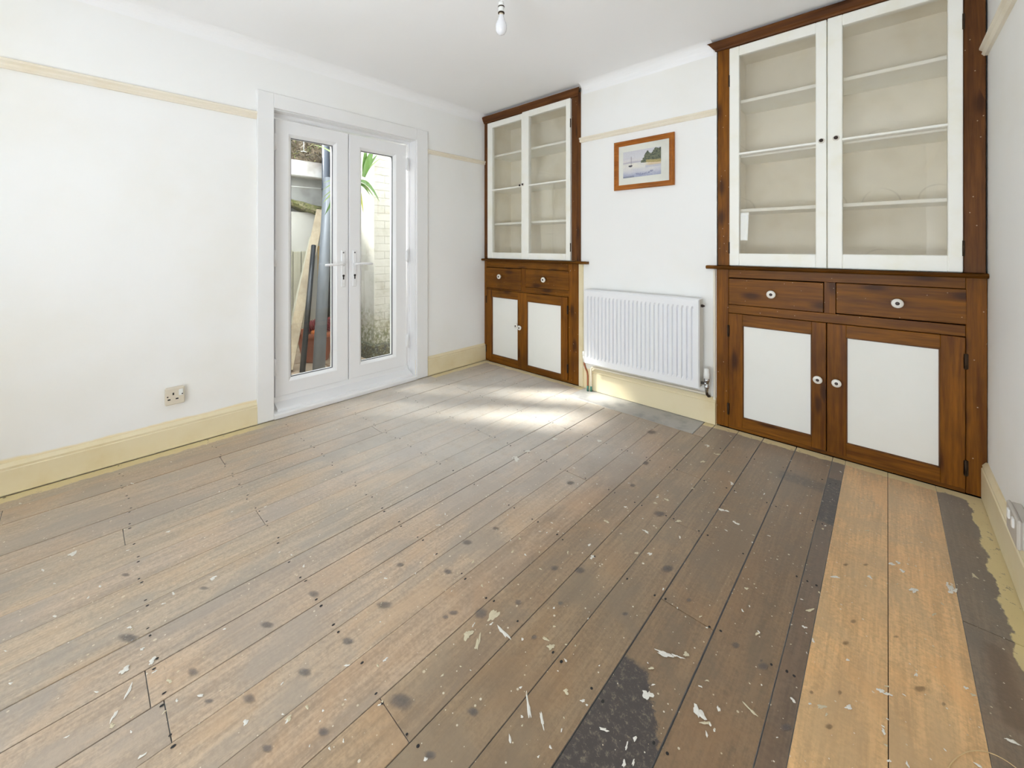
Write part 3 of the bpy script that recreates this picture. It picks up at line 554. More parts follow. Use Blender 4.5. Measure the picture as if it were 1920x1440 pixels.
door = struct(empty('door_1', (-0.10, -1.335, 0.03)), 'white glazed double french doors')
FX = -0.105
MB().sweep(DY0, DY1, DZ0, DZ1, [(0, 0), (0, 0.045), (0.022, 0.045), (0.028, 0.035), (0.028, 0.0)], YZ(FX-0.03)).build('frame', M_upvc, door)
MB().prism([(FX-0.06, DZ0+0.002), (XA-0.002, DZ0+0.002), (XA-0.006, 0.050), (XA-0.03, 0.060), (FX+0.015, 0.078), (FX+0.012, 0.112), (FX-0.06, 0.112)], 'y', DY0+0.028, DY1-0.028).build('threshold', M_upvc, door)
def leaf(y0, y1, gy0, gy1, side):
    z0, z1, gz0, gz1 = 0.116, 1.968, 0.224, 1.862
    X = -0.078
    L = MB()
    # stiles and rails with chamfered beads round the glass
    def ring(o4, i4, prof):
        n = len(prof); b0 = len(L.v)
        for ca, cb in ((0, 0), (1, 0), (1, 1), (0, 1)):
            for t, e, h in prof:
                a = (o4[1] if ca else o4[0])*(1-t)+(i4[1]+e if ca else i4[0]-e)*t
                b = (o4[3] if cb else o4[2])*(1-t)+(i4[3]+e if cb else i4[2]-e)*t
                L.v.append((X+h, a, b))
        for c in range(4):
            for j in range(n):
                j2 = (j+1) % n; c2 = (c+1) % 4
                L.face((b0+c*n+j, b0+c2*n+j, b0+c2*n+j2, b0+c*n+j2))
    ring((y0, y1, z0, z1), (gy0, gy1, gz0, gz1), [(0, 0, -0.065), (0, 0, -0.004), (0.03, 0, 0.0), (1, 0.020, 0.0), (1, 0.016, -0.003), (1, 0.0, -0.020), (1, 0.0, -0.065)])
    lf = L.build('door_leaf', M_upvc, door)
    MB().box(X-0.044, X-0.038, gy0-0.004, gy1+0.004, gz0-0.004, gz1+0.004).build('pane', M_glass, lf)
    MB().sweep(gy0-0.001, gy1+0.001, gz0-0.001, gz1+0.001, [(0, 0), (0, 0.010), (0.006, 0.010), (0.006, 0)], YZ(X-0.036)).build('gasket', M_gasket, lf)
    hy = (gy1+y1)/2+0.012 if side > 0 else (gy0+y0)/2-0.012
    H = MB(); H.box(X-0.001, X+0.010, hy-0.016, hy+0.016, 0.815, 1.092, 0.006)
    H.lathe([(0.013, 0), (0.013, 0.03), (0.010, 0.034)], (X+0.006, hy, 0.985), (1, 0, 0), 14)
    d = -side
    ln = 0.150 if side > 0 else 0.124
    pts = [(X+0.030, hy, 0.986), (X+0.046, hy+d*0.014, 0.987), (X+0.054, hy+d*0.05, 0.988), (X+0.056, hy+d*(ln*0.7), 0.986), (X+0.050, hy+d*ln, 0.984)]
    rings = []
    for i, p in enumerate(pts):
        w_, t_ = ((0.010, 0.010), (0.010, 0.008), (0.0095, 0.007), (0.009, 0.006), (0.007, 0.005))[i]
        dirv = (Vector(pts[min(i+1, 4)])-Vector(pts[max(i-1, 0)])).normalized(); u = dirv.cross(Vector((0, 0, 1))).normalized()
        rings.append([Vector(p)+u*t_*math.cos(2*PI*k/10)+Vector((0, 0, 1))*w_*math.sin(2*PI*k/10) for k in range(10)])
    H.loft(rings)
    H.lathe([(0.0085, 0), (0.0085, 0.0025)], (X+0.0095, hy, 0.900), (1, 0, 0), 12, mi=1)
    H.box(X+0.009, X+0.0122, hy-0.0045, hy+0.0045, 0.872, 0.896, 0.001, mi=1)
    H.lathe([(0.006, 0), (0.006, 0.002)], (X+0.0095, hy, 1.072), (1, 0, 0), 10, mi=2)
    H.build('handle', [M_upvc, M_dark, M_gasket], lf)
    ye = y0-0.004 if side > 0 else y1+0.004
    for hz in (0.32, 1.04, 1.81):
        q = MB(); q.box(X-0.03, X+0.012, ye-0.012, ye+0.014, hz-0.048, hz+0.048, 0.004); q.lathe([(0.007, -0.055), (0.007, 0.055)], (X+0.012, ye, hz), (0, 0, 1), 10); q.build('hinge', M_upvc, lf)
leaf(-1.842, -1.347, -1.741, -1.453, 1)
leaf(-1.340, -0.846, -1.238, -0.962, -1)
# ------------------------------------------------------------------ built-in cupboards
def cupboard(name, label, c):
    t = empty(name, ((c['x0']+c['x1'])/2, 0.15, 0), label, 'cupboard', 'built-in alcove cupboards')
    x0, x1, D = c['x0'], c['x1'], 0.32
    zc0, zc1 = 0.978, 0.999
    # carcass of the lower half (dark inside) behind the face frame
    MB().box(x0+0.004, x1-0.004, 0.030, D, 0.006, zc0, 0.0).build('carcass', M_void, t)
    (d0, d1, dz0, dz1), (e0, e1, ez0, ez1) = c['drawers']
    (p0, p1), (q0, q1) = c['doors']; dz = c['door_z']
    MB().box(x0, p0-0.002, 0, 0.03, 0.004, zc0, 0.002).build('stile', M_woodz, t)
    MB().box(q1+0.002, x1, 0, 0.03, 0.004, zc0, 0.002).build('stile', M_woodz, t)
    xl, xr = p0-0.001, q1+0.001
    MB().box(xl, xr, 0.001, 0.03, max(dz1, ez1)+0.003, zc0, 0.001).build('rail', M_woodx, t)
    MB().box(xl, xr, 0.001, 0.03, dz[1]+0.003, min(dz0, ez0)-0.003, 0.001).build('rail', M_woodx, t)
    MB().box(xl, xr, 0.002, 0.03, 0.002, dz[0]-0.0015, 0.001).build('plinth', M_woodx, t)
    MB().box(d1+0.003, e0-0.003, 0.001, 0.03, min(dz0, ez0)-0.002, max(dz1, ez1)+0.002, 0.001).build('muntin', M_woodz, t)
    for a, b, g in ((xl, d0-0.003, 0), (e1+0.003, xr, 0)):
        if b-a > 0.004: MB().box(a, b, 0.001, 0.03, min(dz0, ez0)-0.002, max(dz1, ez1)+0.002).build('drawer_post', M_woodz, t)
    for (a, b, z0, z1), lo in (((d0, d1, dz0, dz1), min(dz0, ez0)), ((e0, e1, ez0, ez1), min(dz0, ez0))):
        if z0-0.003 > lo+0.004: MB().box(a-0.003, b+0.003, 0.001, 0.03, lo-0.002, z0-0.003).build('rail', M_woodx, t)
    # counter with a rounded nosing; it only overhangs in front of the walls
    pr = [(0.33, zc0), (-0.034, zc0), (-0.042, zc0+0.004), (-0.045, zc0+0.010), (-0.043, zc0+0.016), (-0.036, zc1), (0.33, zc1)]
    k = MB(); k.prism(pr, 'x', x0, x1); ct = k.build('counter', M_woodx, t)
    k2 = MB(); k2.prism([(-0.001, zc0), (-0.034, zc0), (-0.042, zc0+0.004), (-0.045, zc0+0.010), (-0.043, zc0+0.016), (-0.036, zc1), (-0.001, zc1)], 'x', c['tip'][0], c['tip'][1]); k2.build('nosing', M_woodx, ct)
    # drawers
    for (a, b, z0, z1), kx in ((c['drawers'][0], c['dk'][0]), (c['drawers'][1], c['dk'][1])):
        dr = MB().box(a, b, -0.002, 0.028, z0, z1, 0.002).build('drawer', M_woodx, t)
        knob(dr, kx, -0.002, c['dkz'], 0.023)
    # lower doors
    for i, (a, b) in enumerate(c['doors']):
        pa, pb, pz0, pz1 = c['panels'][i]; yf = c['dy'][i]
        dd = MB(); z0, z1 = dz
        dd.box(a, pa, yf, 0.026, z0, z1, 0.002, 0); dd.box(pb, b, yf, 0.026, z0, z1, 0.002, 0)
        dd.box(pa-0.0005, pb+0.0005, yf+0.0005, 0.026, z0, pz0, 0.002, 1); dd.box(pa-0.0005, pb+0.0005, yf+0.0005, 0.026, pz1, z1, 0.002, 1)
        do = dd.build('door', [M_woodz, M_woodx], t)
        MB().sweep(pa-0.001, pb+0.001, pz0-0.001, pz1+0.001, [(0, 0), (0, 0.008), (0.002, 0.008), (0.006, 0.0)], XZ(yf+0.010)).build('panel_bead', M_darkz, do)
        tag(MB().box(pa-0.004, pb+0.004, yf+0.011, yf+0.018, pz0-0.004, pz1+0.004).build('panel', M_panel, do), 'white painted flat panel')
        knob(do, c['ck'][i][0], yf, c['ck'][i][1], 0.021)
        hx = a-0.001 if i == 0 else b+0.001
        for hz in (0.12, 0.60): 
            h = MB(); h.lathe([(0.005, -0.035), (0.005, 0.035)], (hx, yf-0.001, hz), (0, 0, 1), 8); h.box(hx-0.008, hx+0.008, yf, yf+0.004, hz-0.034, hz+0.034, 0.001); h.build('hinge', M_hinge, do)
    # ---- upper half
    u0, u1, s0, s1 = c['u0'], c['u1'], c['s0'], c['s1']
    zt = c['zt']; ztop = c['ztop']
    MB().box(u0, s0-0.001, -0.001, 0.03, zc1, ztop-0.02, 0.002).build('upper_stile', M_darkz if c['dark'] else M_woodz, t)
    MB().box(s1+0.001, u1, -0.001, 0.03, zc1, ztop-0.02, 0.002).build('upper_stile', M_darkz, t)
    if c.get('bead'):
        b0, b1 = c['bead']
        MB().prism([(b0, 0.03), (b0, -0.001), (b0+0.004, 0.002), (b0+0.010, 0.004), (b0+0.018, -0.012), (b1-0.004, -0.014), (b1, -0.008), (b1, 0.03)], 'z', zc1, ztop-0.03).build('corner_bead', M_darkz, t)
    MB().box(s0-0.002, s1+0.002, 0.0, 0.03, zt+0.002, ztop-0.01, 0.001).build('top_rail', M_darkx, t)
    # cornice: stepped ogee, returned at its free end
    cz0 = zt+0.006
    op = [(0.002, cz0), (-0.010, cz0), (-0.012, cz0+0.010), (-0.020, cz0+0.016), (-0.034, cz0+0.034), (-0.046, cz0+0.046), (-0.048, ztop-0.006), (-0.044, ztop), (0.002, ztop)]
    xa, xb = c['corn']
    cb = MB(); n = len(op); b0 = len(cb.v)
    for e, sgn in ((xa, -1 if c['ret'] == 'l' else 0), (xb, 1 if c['ret'] == 'r' else 0)):
        for y, z in op: cb.v.append((e+sgn*(-y), y, z))
    for j in range(n): cb.face((b0+j, b0+(j+1) % n, b0+n+(j+1) % n, b0+n+j))
    cb.face([b0+j for j in range(n)]); cb.face([b0+n+j for j in range(n)][::-1])
    cb.build('cornice', M_darkx, t)
    # interior
    MB().box(x0, x1, D, D+0.012, zc1, ztop).build('back_board', M_inner, t)
    for xx in (c['in0'], c['in1']): MB().box(xx-0.008, xx+0.008, 0.03, D, zc1, ztop-0.004).build('side_board', M_inner, t)
    MB().box(c['in0'], c['in1'], 0.03, D, zt+0.002, zt+0.016).build('top_board', M_inner, t)
    MB().box(c['in0'], c['in1'], 0.0, D, zc1-0.002, zc1+0.006).build('bottom_board', M_inner, t)
    for z in c['shelf_z']:
        MB().box(c['in0']+0.008, c['in1']-0.008, 0.045, D, z-0.010, z+0.010, 0.003).build('shelf', M_sash, t)
    # glazed doors
    for i, (a, b, g0, g1) in enumerate(c['sash']):
        yf = -0.014 - (0.004 if i == 1 else 0); zb = zc1+0.003
        z1 = c['sash_top'][i]; gz0, gz1 = c['gz'][i]
        gd = MB()
        gd.box(a, g0, yf, 0.022, zb, z1, 0.003); gd.box(g1, b, yf, 0.022, zb, z1, 0.003)
        gd.box(g0-0.0005, g1+0.0005, yf+0.0005, 0.022, zb, gz0, 0.003); gd.box(g0-0.0005, g1+0.0005, yf+0.0005, 0.022, gz1, z1, 0.003)
        go = gd.build('glazed_door', M_sash, t)
        bz = c['bar'][i]
        MB().prism([(yf+0.002, bz-0.006), (yf, bz-0.003), (yf, bz+0.003), (yf+0.002, bz+0.006), (0.014, bz+0.011), (0.014, bz-0.011)], 'x', g0-0.001, g1+0.001).build('glazing_bar', M_sash, go)
        for (pz0, pz1, gm) in ((gz0, bz-0.008, c['glass'][0]), (bz+0.008, gz1, c['glass'][1])):
            MB().box(g0-0.003, g1+0.003, 0.002, 0.005, pz0-0.003, pz1+0.003).build('pane', gm, go)
        kx, kz = c['uk'][i]
        k = MB(); k.lathe([(0.013, 0), (0.0145, 0.002), (0.0125, 0.006), (0.0085, 0.008), (0.0085, 0.010), (0.0095, 0.014), (0.006, 0.019), (0.001, 0.020)], (kx, yf, kz), (0, -1, 0), 18, mis=[0, 0, 0, 0, 1, 1, 1])
        k.build('knob', [M_porc, M_bronze], go)
        hx = a-0.0015 if i == 0 else b+0.0015
        for hz in (1.11, zt-0.2):
            h = MB(); h.lathe([(0.004, -0.035), (0.004, 0.035)], (hx, yf+0.001, hz), (0, 0, 1), 8); h.build('hinge', M_hinge, go)
    return t
def knob(parent, x, y, z, r):
    k = MB(); k.lathe([(0.45*r, 0), (0.42*r, 0.010), (0.75*r, 0.015), (0.98*r, 0.020), (r, 0.024), (0.93*r, 0.028), (0.62*r, 0.031), (0.36*r, 0.030), (0.33*r, 0.031), (0.18*r, 0.032)], (x, y, z), (0, -1, 0), 24, mis=[0]*7+[1, 1])
    k.build('knob', [M_porc, M_bronze], parent)

cupboard('alcove_cupboard', 'smaller brown pine built-in cupboard in the corner between french doors and radiator', dict(
    x0=-0.019, x1=1.083, tip=(-0.019, 1.178), drawers=[(0.0, 0.463, 0.716, 0.913), (0.520, 0.989, 0.755, 0.916)], dk=(0.205, 0.738), dkz=0.832,
    doors=[(0.012, 0.458), (0.462, 0.980)], door_z=(0.022, 0.700), dy=(-0.004, -0.012), panels=[(0.088, 0.424, 0.072, 0.632), (0.543, 0.914, 0.056, 0.628)],
    ck=((0.424, 0.396), (0.474, 0.386)), u0=-0.019, u1=1.068, s0=0.034, s1=1.014, bead=(1.069, 1.104), dark=True, zt=2.318, ztop=2.378,
    corn=(-0.019, 1.072), ret='r', in0=0.030, in1=1.03, shelf_z=(1.335, 1.665, 1.998), sash=[(0.036, 0.488, 0.102, 0.477), (0.490, 1.012, 0.568, 0.968)],
    sash_top=(2.314, 2.322), gz=((1.060, 2.262), (1.058, 2.268)), bar=(1.660, 1.660), glass=(M_glassw, M_glassw), uk=((0.470, 1.668), (0.508, 1.672))))
cupboard('alcove_cupboard', 'larger brown pine built-in cupboard beside the wall, its tall glazed doors painted white', dict(
    x0=2.105, x1=3.216, tip=(2.056, 3.216), drawers=[(2.178, 2.641, 0.763, 0.922), (2.695, 3.155, 0.766, 0.925)], dk=(2.404, 2.929), dkz=0.842,
    doors=[(2.178, 2.653), (2.657, 3.151)], door_z=(0.022, 0.708), dy=(-0.006, -0.008), panels=[(2.254, 2.590, 0.082, 0.640), (2.736, 3.073, 0.090, 0.643)],
    ck=((2.619, 0.402), (2.698, 0.402)), u0=2.115, u1=3.212, s0=2.182, s1=3.145, dark=False, zt=2.332, ztop=2.386,
    corn=(2.112, 3.216), ret='l', in0=2.190, in1=3.14, shelf_z=(1.338, 1.672, 2.008), sash=[(2.184, 2.656, 2.238, 2.609), (2.660, 3.143, 2.722, 3.096)],
    sash_top=(2.330, 2.330), gz=((1.076, 2.272), (1.078, 2.272)), bar=(1.678, 1.678), glass=(M_glassf, M_glassf), uk=((2.634, 1.685), (2.696, 1.688))))
# ------------------------------------------------------------------ radiator
rx0, rx1, rz0, rz1 = 1.197, 2.036, 0.226, 0.788
rad = empty('radiator', (1.617, -0.06, rz0), 'white ribbed panel radiator hung below the framed picture', 'radiator')
R = MB(); NR = 26; pitch = (rx1-rx0-0.045)/NR; ra0 = rx0+0.022
xs = [rx0, rx0+0.006]
dep = [(0, 0.006), (0, 0.0)]
prof = [(rx0, 0.008), (rx0+0.006, 0.0)]
for k in range(NR):
    a = ra0+k*pitch
    prof += [(a+pitch*0.14, 0.0), (a+pitch*0.30, 0.0145), (a+pitch*0.46, 0.0145), (a+pitch*0.62, 0.0)]
prof += [(rx1-0.006, 0.0), (rx1, 0.008)]
rows = [(rz0, 0, 0.008), (rz0+0.006, 0, 0), (rz0+0.045, 0, 0), (rz0+0.062, 1, 0), (rz1-0.064, 1, 0), (rz1-0.046, 0, 0), (rz1-0.008, 0, 0), (rz1, 0, 0.006)]
grid = []
for z, on, edge in rows:
    grid.append([(x, -0.102+max(d*on, edge) if 0 < i < len(prof)-1 else -0.102+max(d, edge), z) for i, (x, d) in enumerate(prof)])
R.loft(grid, closed_ring=False, cap=False, sm=False)
R.build('front_panel', M_rad, rad, fixn=False)
MB().box(rx0+0.003, rx1-0.003, -0.036, -0.028, rz0+0.01, rz1-0.012, 0.003).build('rear_panel', M_rad, rad)
for a, b in ((rx0, rx0+0.004), (rx1-0.004, rx1)): MB().box(a, b, -0.094, -0.026, rz0+0.014, rz1-0.002, 0.001).build('side_panel', M_radside, rad)
MB().box(rx0+0.002, rx1-0.002, -0.096, -0.026, rz1-0.006, rz1+0.001, 0.002).build('top_grille', M_rad, rad)
MB().box(rx0+0.004, rx1-0.004, -0.09, -0.03, rz0+0.016, rz0+0.022).build('bottom_cover', M_rad, rad)
for xx in (1.36, 1.87): MB().box(xx-0.015, xx+0.015, -0.030, -0.002, 0.36, 0.70, 0.002).build('bracket', M_rad, rad)
bv = MB(); bv.lathe([(0.009, 0), (0.009, 0.012), (0.005, 0.014), (0.005, 0.02)], (rx1, -0.062, 0.745), (1, 0, 0), 10); bv.build('bleed_valve', M_bronze, rad)
v = MB(); vx, vy = 2.068, -0.062
v.lathe([(0.009, 0.0), (0.009, 0.02), (0.013, 0.021), (0.013, 0.036)], (2.034, vy, 0.262), (1, 0, 0), 12)
v.lathe([(0.010, -0.05), (0.011, -0.03), (0.0135, -0.028), (0.0135, -0.012), (0.011, -0.010), (0.012, 0.012), (0.016, 0.014), (0.016, 0.032)], (vx, vy, 0.262), (0, 0, 1), 14)
va = v.build('valve', M_chrome, rad)
v = MB(); v.lathe([(0.015, 0.032), (0.0185, 0.036), (0.0190, 0.066), (0.0165, 0.070), (0.0165, 0.090), (0.0120, 0.096), (0.002, 0.097)], (vx, vy, 0.262), (0, 0, 1), 18); v.build('thermostat_cap', M_white, va)
MB().tube([(vx, vy, 0.215), (vx, vy+0.006, 0.195), (vx+0.004, vy+0.02, 0.180), (vx+0.006, -0.026, 0.176)], 0.008).build('valve_tail', M_hinge, rad)
v = MB(); v.lathe([(0.010, -0.022), (0.011, 0.0), (0.014, 0.004), (0.014, 0.022), (0.012, 0.026), (0.017, 0.030), (0.016, 0.060), (0.004, 0.064)], (1.176, vy, 0.246), (0, 0, 1), 14)
v.lathe([(0.010, 0), (0.010, 0.03)], (1.172, vy, 0.262), (1, 0, 0), 10); v.build('valve', M_white, rad)
MB().tube([(1.176, vy, 0.235), (1.176, vy, 0.205), (1.182, vy+0.004, 0.18), (1.194, vy+0.010, 0.150), (1.198, vy+0.012, 0.12), (1.198, vy+0.012, 0.05), (1.198, vy+0.012, 0.035)], 0.0075).build('pipe', M_copper, rad)
MB().tube([(1.198, vy+0.012, 0.042), (1.198, vy+0.012, 0.0015)], 0.0082).build('pipe', M_verd, rad)
MB().tube([(1.222, -0.042, 0.042), (1.222, -0.042, 0.0015)], 0.0082).build('pipe', M_verd, rad)
MB().tube([(1.222, -0.042, 0.036), (1.222, -0.042, 0.17), (1.226, -0.040, 0.184), (1.240, -0.036, 0.188), (2.05, -0.034, 0.188), (2.066, -0.034, 0.186)], 0.0078).build('pipe', M_rail, rad)

# ------------------------------------------------------------------ framed picture
pic = empty('framed_picture', (1.625, 0, 1.53), 'small orange-brown wooden framed watercolour of a sailing boat hung above the radiator', 'picture')
pr = [(0, 0.0), (0, 0.014), (0.006, 0.021), (0.016, 0.022), (0.022, 0.016), (0.030, 0.013), (0.036, 0.010), (0.036, 0.0)]
MB().sweep(1.403, 1.849, 1.531, 1.887, pr, XZ(-0.002)).build('frame', M_frame, pic)
MB().box(1.436, 1.816, -0.009, -0.003, 1.562, 1.856).build('mount', M_mount, pic)
# the watercolour itself: flat sheet with its colours on a fine grid
ax0, ax1, az0, az1 = 1.475, 1.757, 1.616, 1.806
A_ = MB(); A_.cols = []; NX, NZ = 150, 100
def sm(a, b, x): 
    q = min(1, max(0, (x-a)/(b-a))); return q*q*(3-2*q)
def lerp(a, b, q): return tuple(x+(y-x)*q for x, y in zip(a, b))
def art(u, v):
    n1 = mnoise.noise((u*5, v*9, 1.3)); n2 = mnoise.noise((u*22, v*22, 4.1)); n3 = mnoise.noise((u*60, v*60, 7.7))
    sky = lerp((222, 222, 224), (206, 206, 216), sm(.45, 1, v)*.6+.5*max(0, n1)); sky = lerp(sky, (228, 216, 208), sm(.75, .5, v)*.6)
    wat = lerp((196, 198, 212), (230, 228, 222), sm(.05, .4, v)+.35*n1)
    wat = lerp(wat, (152, 160, 190), sm(.22, .02, v)*.75*(0.7+0.6*n2))
    c = lerp(wat, sky, sm(.535, .55, v))
    if .535 < v < .60+.02*n1 and u < .6: c = lerp(c, (186, 182, 196), .7)                       # far shore
    if .70 < v < .74+.02*n1 and u < .35: c = lerp(c, (214, 206, 212), .5)
    top = .56+.30*sm(.47, .62, u)+.14*sm(.7, 1.0, u)+.05*math.sin(u*31)+.05*n2
    bot = .50-.05*sm(.55, 1, u)
    if u > .48 and bot < v < top:
        d = lerp((112, 116, 92), (70, 78, 66), sm(-.3, .4, n2+.5*n3)); c = lerp(c, d, .9)
        if v < bot+.10 and u > .62: c = lerp(c, (196, 176, 120), .8)
    if u > .55 and .40-.03*u < v < bot: c = lerp(c, (220, 196, 160), .8*sm(.55, .75, u))
    if u > .6 and .30 < v < .40: c = lerp(c, (176, 178, 200), .5)
    if abs(u-.225) < .006 and .44 < v < .80: c = (150, 146, 150)                                # mast
    if .80-.0 > v > .44 and abs((u-.225)-(.80-v)*.14) < .004: c = lerp(c, (190, 188, 194), .7)
    if abs(u-.205) < .055*(1-((v-.44)/.05)**2 if abs(v-.43) < .035 else 0): c = (84, 84, 92)     # hull
    if .34 < u < .80 and .10+.05*math.sin(u*9) < v < .16+.06*n2+.05*math.sin(u*9): c = lerp(c, (110, 112, 150), .6 if n3 > -.1 else .1)
    if v < .06 and u < .3: c = lerp(c, (120, 124, 138), .6)
    return c
for j in range(NZ+1):
    for i in range(NX+1):
        u, v_ = i/NX, j/NZ; A_.v.append((ax0+(ax1-ax0)*u, -0.0105, az0+(az1-az0)*v_)); r, g, b = art(u, v_); A_.cols.append((lin(r), lin(g), lin(b), 1))
for j in range(NZ):
    for i in range(NX): q = j*(NX+1)+i; A_.face((q, q+1, q+NX+2, q+NX+1))
tag(A_.build('watercolour', M_attr, pic, fixn=False), 'pale watercolour of moored boat and wooded headland')

# ------------------------------------------------------------------ sockets
sk_ = empty('socket_outlet', (XA, -2.367, 0.288), 'single cream plug socket with switch above the long skirting board', 'socket')
MB().box(XA, XA+0.024, -2.408, -2.326, 0.247, 0.338, 0.005).build('box', M_socket, sk_)
pl = MB(); pl.box(XA+0.022, XA+0.033, -2.409, -2.325, 0.246, 0.339, 0.004).build('plate', M_socket, sk_)
sw = MB(); sw.box(XA+0.031, XA+0.038, -2.352, -2.332, 0.292, 0.326, 0.003); so = sw.build('switch', M_white, sk_)
X_ = XA+0.0336
for y, z, a, b in ((-2.375, 0.306, 0.0035, 0.0065), (-2.393, 0.277, 0.006, 0.0035), (-2.359, 0.277, 0.006, 0.0035)): MB().box(X_-0.004, X_, y-a, y+a, z-b, z+b).build('pin_hole', M_dark, sk_)
s_ = MB(); s_.lathe([(0.004, 0), (0.003, 0.0012)], (XA+0.0328, -2.399, 0.293), (1, 0, 0), 8); s_.build('screw', M_bronze, sk_)
s_ = MB(); s_.lathe([(0.004, 0), (0.003, 0.0012)], (XA+0.0375, -2.337, 0.300), (1, 0, 0), 8); s_.build('screw', M_bronze, sk_)
s2 = empty('socket_outlet', (XC, -0.70, 0.26), 'double greyish cream plug socket low on the wall beside the larger cupboard', 'socket')
MB().box(XC-0.024, XC, -0.762, -0.616, 0.185, 0.272, 0.004).build('box', M_socket2, s2)
MB().box(XC-0.033, XC-0.022, -0.764, -0.614, 0.183, 0.274, 0.004).build('plate', M_socket2, s2)
for yy in (-0.66, -0.72): MB().box(XC-0.038, XC-0.031, yy-0.01, yy+0.01, 0.232, 0.262, 0.002).build('switch', M_white, s2)
s_ = MB(); s_.lathe([(0.004, 0), (0.003, 0.0012)], (XC-0.0325, -0.628, 0.229), (-1, 0, 0), 8); s_.build('screw', M_white, s2)

# ------------------------------------------------------------------ ceiling pendant
bx, by = 1.545, -1.358
pen = empty('pendant_light', (bx, by, ZC), 'bare frosted bulb in a white holder hanging on a cord from the ceiling', 'light')
r_ = MB(); r_.lathe([(0.04, 0), (0.04, -0.006), (0.03, -0.018), (0.008, -0.022), (0.004, -0.03)], (bx, by, ZC), (0, 0, 1), 20); r_.build('ceiling_rose', M_white, pen)
MB().tube([(bx, by, ZC-0.025), (bx, by, 2.28)], 0.0028, 8).build('cord', M_white, pen)
h_ = MB(); h_.lathe([(0.004, 0.0), (0.0115, -0.002), (0.0135, -0.010), (0.0135, -0.023)], (bx, by, 2.286), (0, 0, 1), 20); ho = h_.build('lamp_holder', M_white, pen)
def ringb(z): 
    q = MB(); q.lathe([(0.0135, 0.0), (0.0155, -0.0005), (0.0158, -0.003), (0.0155, -0.0045), (0.0135, -0.005)], (bx, by, z), (0, 0, 1), 20); q.build('shade_ring', M_hinge, ho)
ringb(2.263); ringb(2.234)
q = MB(); q.lathe([(0.0140, -0.027), (0.0145, -0.032), (0.0145, -0.050)], (bx, by, 2.286), (0, 0, 1), 20); q.build('holder_skirt', M_white, ho)
b_ = MB(); b_.lathe([(0.0105, 2.236), (0.0108, 2.222), (0.0125, 2.212), (0.0165, 2.200), (0.0170, 2.196), (0.0225, 2.186), (0.0262, 2.172), (0.0268, 2.160), (0.0245, 2.146), (0.018, 2.135), (0.009, 2.129), (0.001, 2.1275)], (bx, by, 0), (0, 0, 1), 28, mis=[1, 0, 0, 0, 0, 0, 0, 0, 0, 0, 0])
M_bulb = simple('frosted_bulb', (232, 232, 236), 0.25, var=0.02); M_neck = simple('cream_bulb_neck', (224, 210, 184), 0.5)
b_.build('bulb', [M_bulb, M_neck], pen)

# loose curl of thread on the floor
th = []
for k in range(36):
    a = k/35; th.append((3.07+0.075*math.cos(2.6*a+0.4)-0.02*a, -1.42+0.085*math.sin(3.6*a)-0.06*a, 0.0028))
tag(MB().tube(th, 0.0009, 6).build('thread', simple('pale_thread', (214, 186, 140), 0.6)), 'thin pale curled thread lying on the floorboards by the skirting', 'thread')
# ------------------------------------------------------------------ courtyard outside the doors
M_render = paint('white_render', (208, 206, 199), 0.85, tint=(184, 180, 168), scale=2.6, bump=0.35, bscale=14, spec=0.2)
M_grey = paint('grey_render', (172, 172, 170), 0.85, tint=(137, 135, 131), scale=3.0, bump=0.3, bscale=12, spec=0.2)
M_conc = paint('white_concrete', (197, 195, 192), 0.85, tint=(162, 153, 147), scale=5.0, bump=0.4, bscale=20, spec=0.2)
def brick_mat():
    M = Mat('whitewashed_brick'); g = M.geo(); z = M.sep(g)[2]
    c = M.mix(M.ramp(M.noise(g, 5, 5, 0.7), 0.45, 0.75), S(179, 176, 168), S(157, 152, 139))
    mz = M.math('ADD', z, M.math('MULTIPLY', M.math('SUBTRACT', M.noise(g, 7, 5, 0.7), 0.5), 0.75))
    moss = M.math('MULTIPLY', M.ramp(mz, 0.56, 0.20), M.ramp(M.noise(g, 30, 4, 0.7), 0.36, 0.58))
    c = M.mix(M.math('MULTIPLY', moss, 0.8), c, M.mix(M.noise(g, 50, 2), S(103, 109, 51), S(73, 76, 55)))
    M.base(c); M.rough(0.85); M.spec(0.2); M.bump(M.noise(g, 40, 4), 0.5, 0.004); return M.m
M_brick = brick_mat()
def moss_mat(name, a, b, c_):
    M = Mat(name); g = M.geo()
    c = M.mix(M.ramp(M.noise(g, 18, 5, 0.7), 0.40, 0.62), S(*a), S(*b)); c = M.mix(M.ramp(M.noise(g, 45, 3, 0.7), 0.52, 0.64), c, S(*c_))
    M.base(c); M.rough(0.95); M.spec(0.1); M.bump(M.noise(g, 60, 4), 0.8, 0.01); return M.m
M_plinth = moss_mat('mossy_dark_plinth', (63, 66, 61), (91, 87, 58), (122, 126, 112))
M_moss = moss_mat('mossy_stone', (105, 108, 58), (148, 140, 112), (65, 66, 42))
M_earth = moss_mat('dry_earth', (96, 82, 65), (131, 117, 98), (65, 58, 44))
M_pipe = simple('grey_soil_pipe', (112, 117, 124), 0.35, var=0.2, scale=9)
M_pipe2 = simple('blue_grey_drainpipe', (62, 70, 84), 0.35, var=0.2, scale=9)
M_black = simple('black_plastic_pipe', (24, 28, 34), 0.3, spec=0.5)
M_timber = wood('bare_weathered_timber', 'z', (171, 153, 127), (188, 174, 150), rough=0.7, knots=False, wear=0)
M_ochre = wood('ochre_timber', 'z', (153, 122, 73), (174, 148, 98), rough=0.7, knots=False, wear=0)
M_fence = wood('pale_fence_timber', 'z', (180, 176, 155), (194, 190, 173), rough=0.7, knots=False, wear=0)
M_terra = simple('terracotta', (171, 98, 65), 0.75, var=0.25, scale=14)
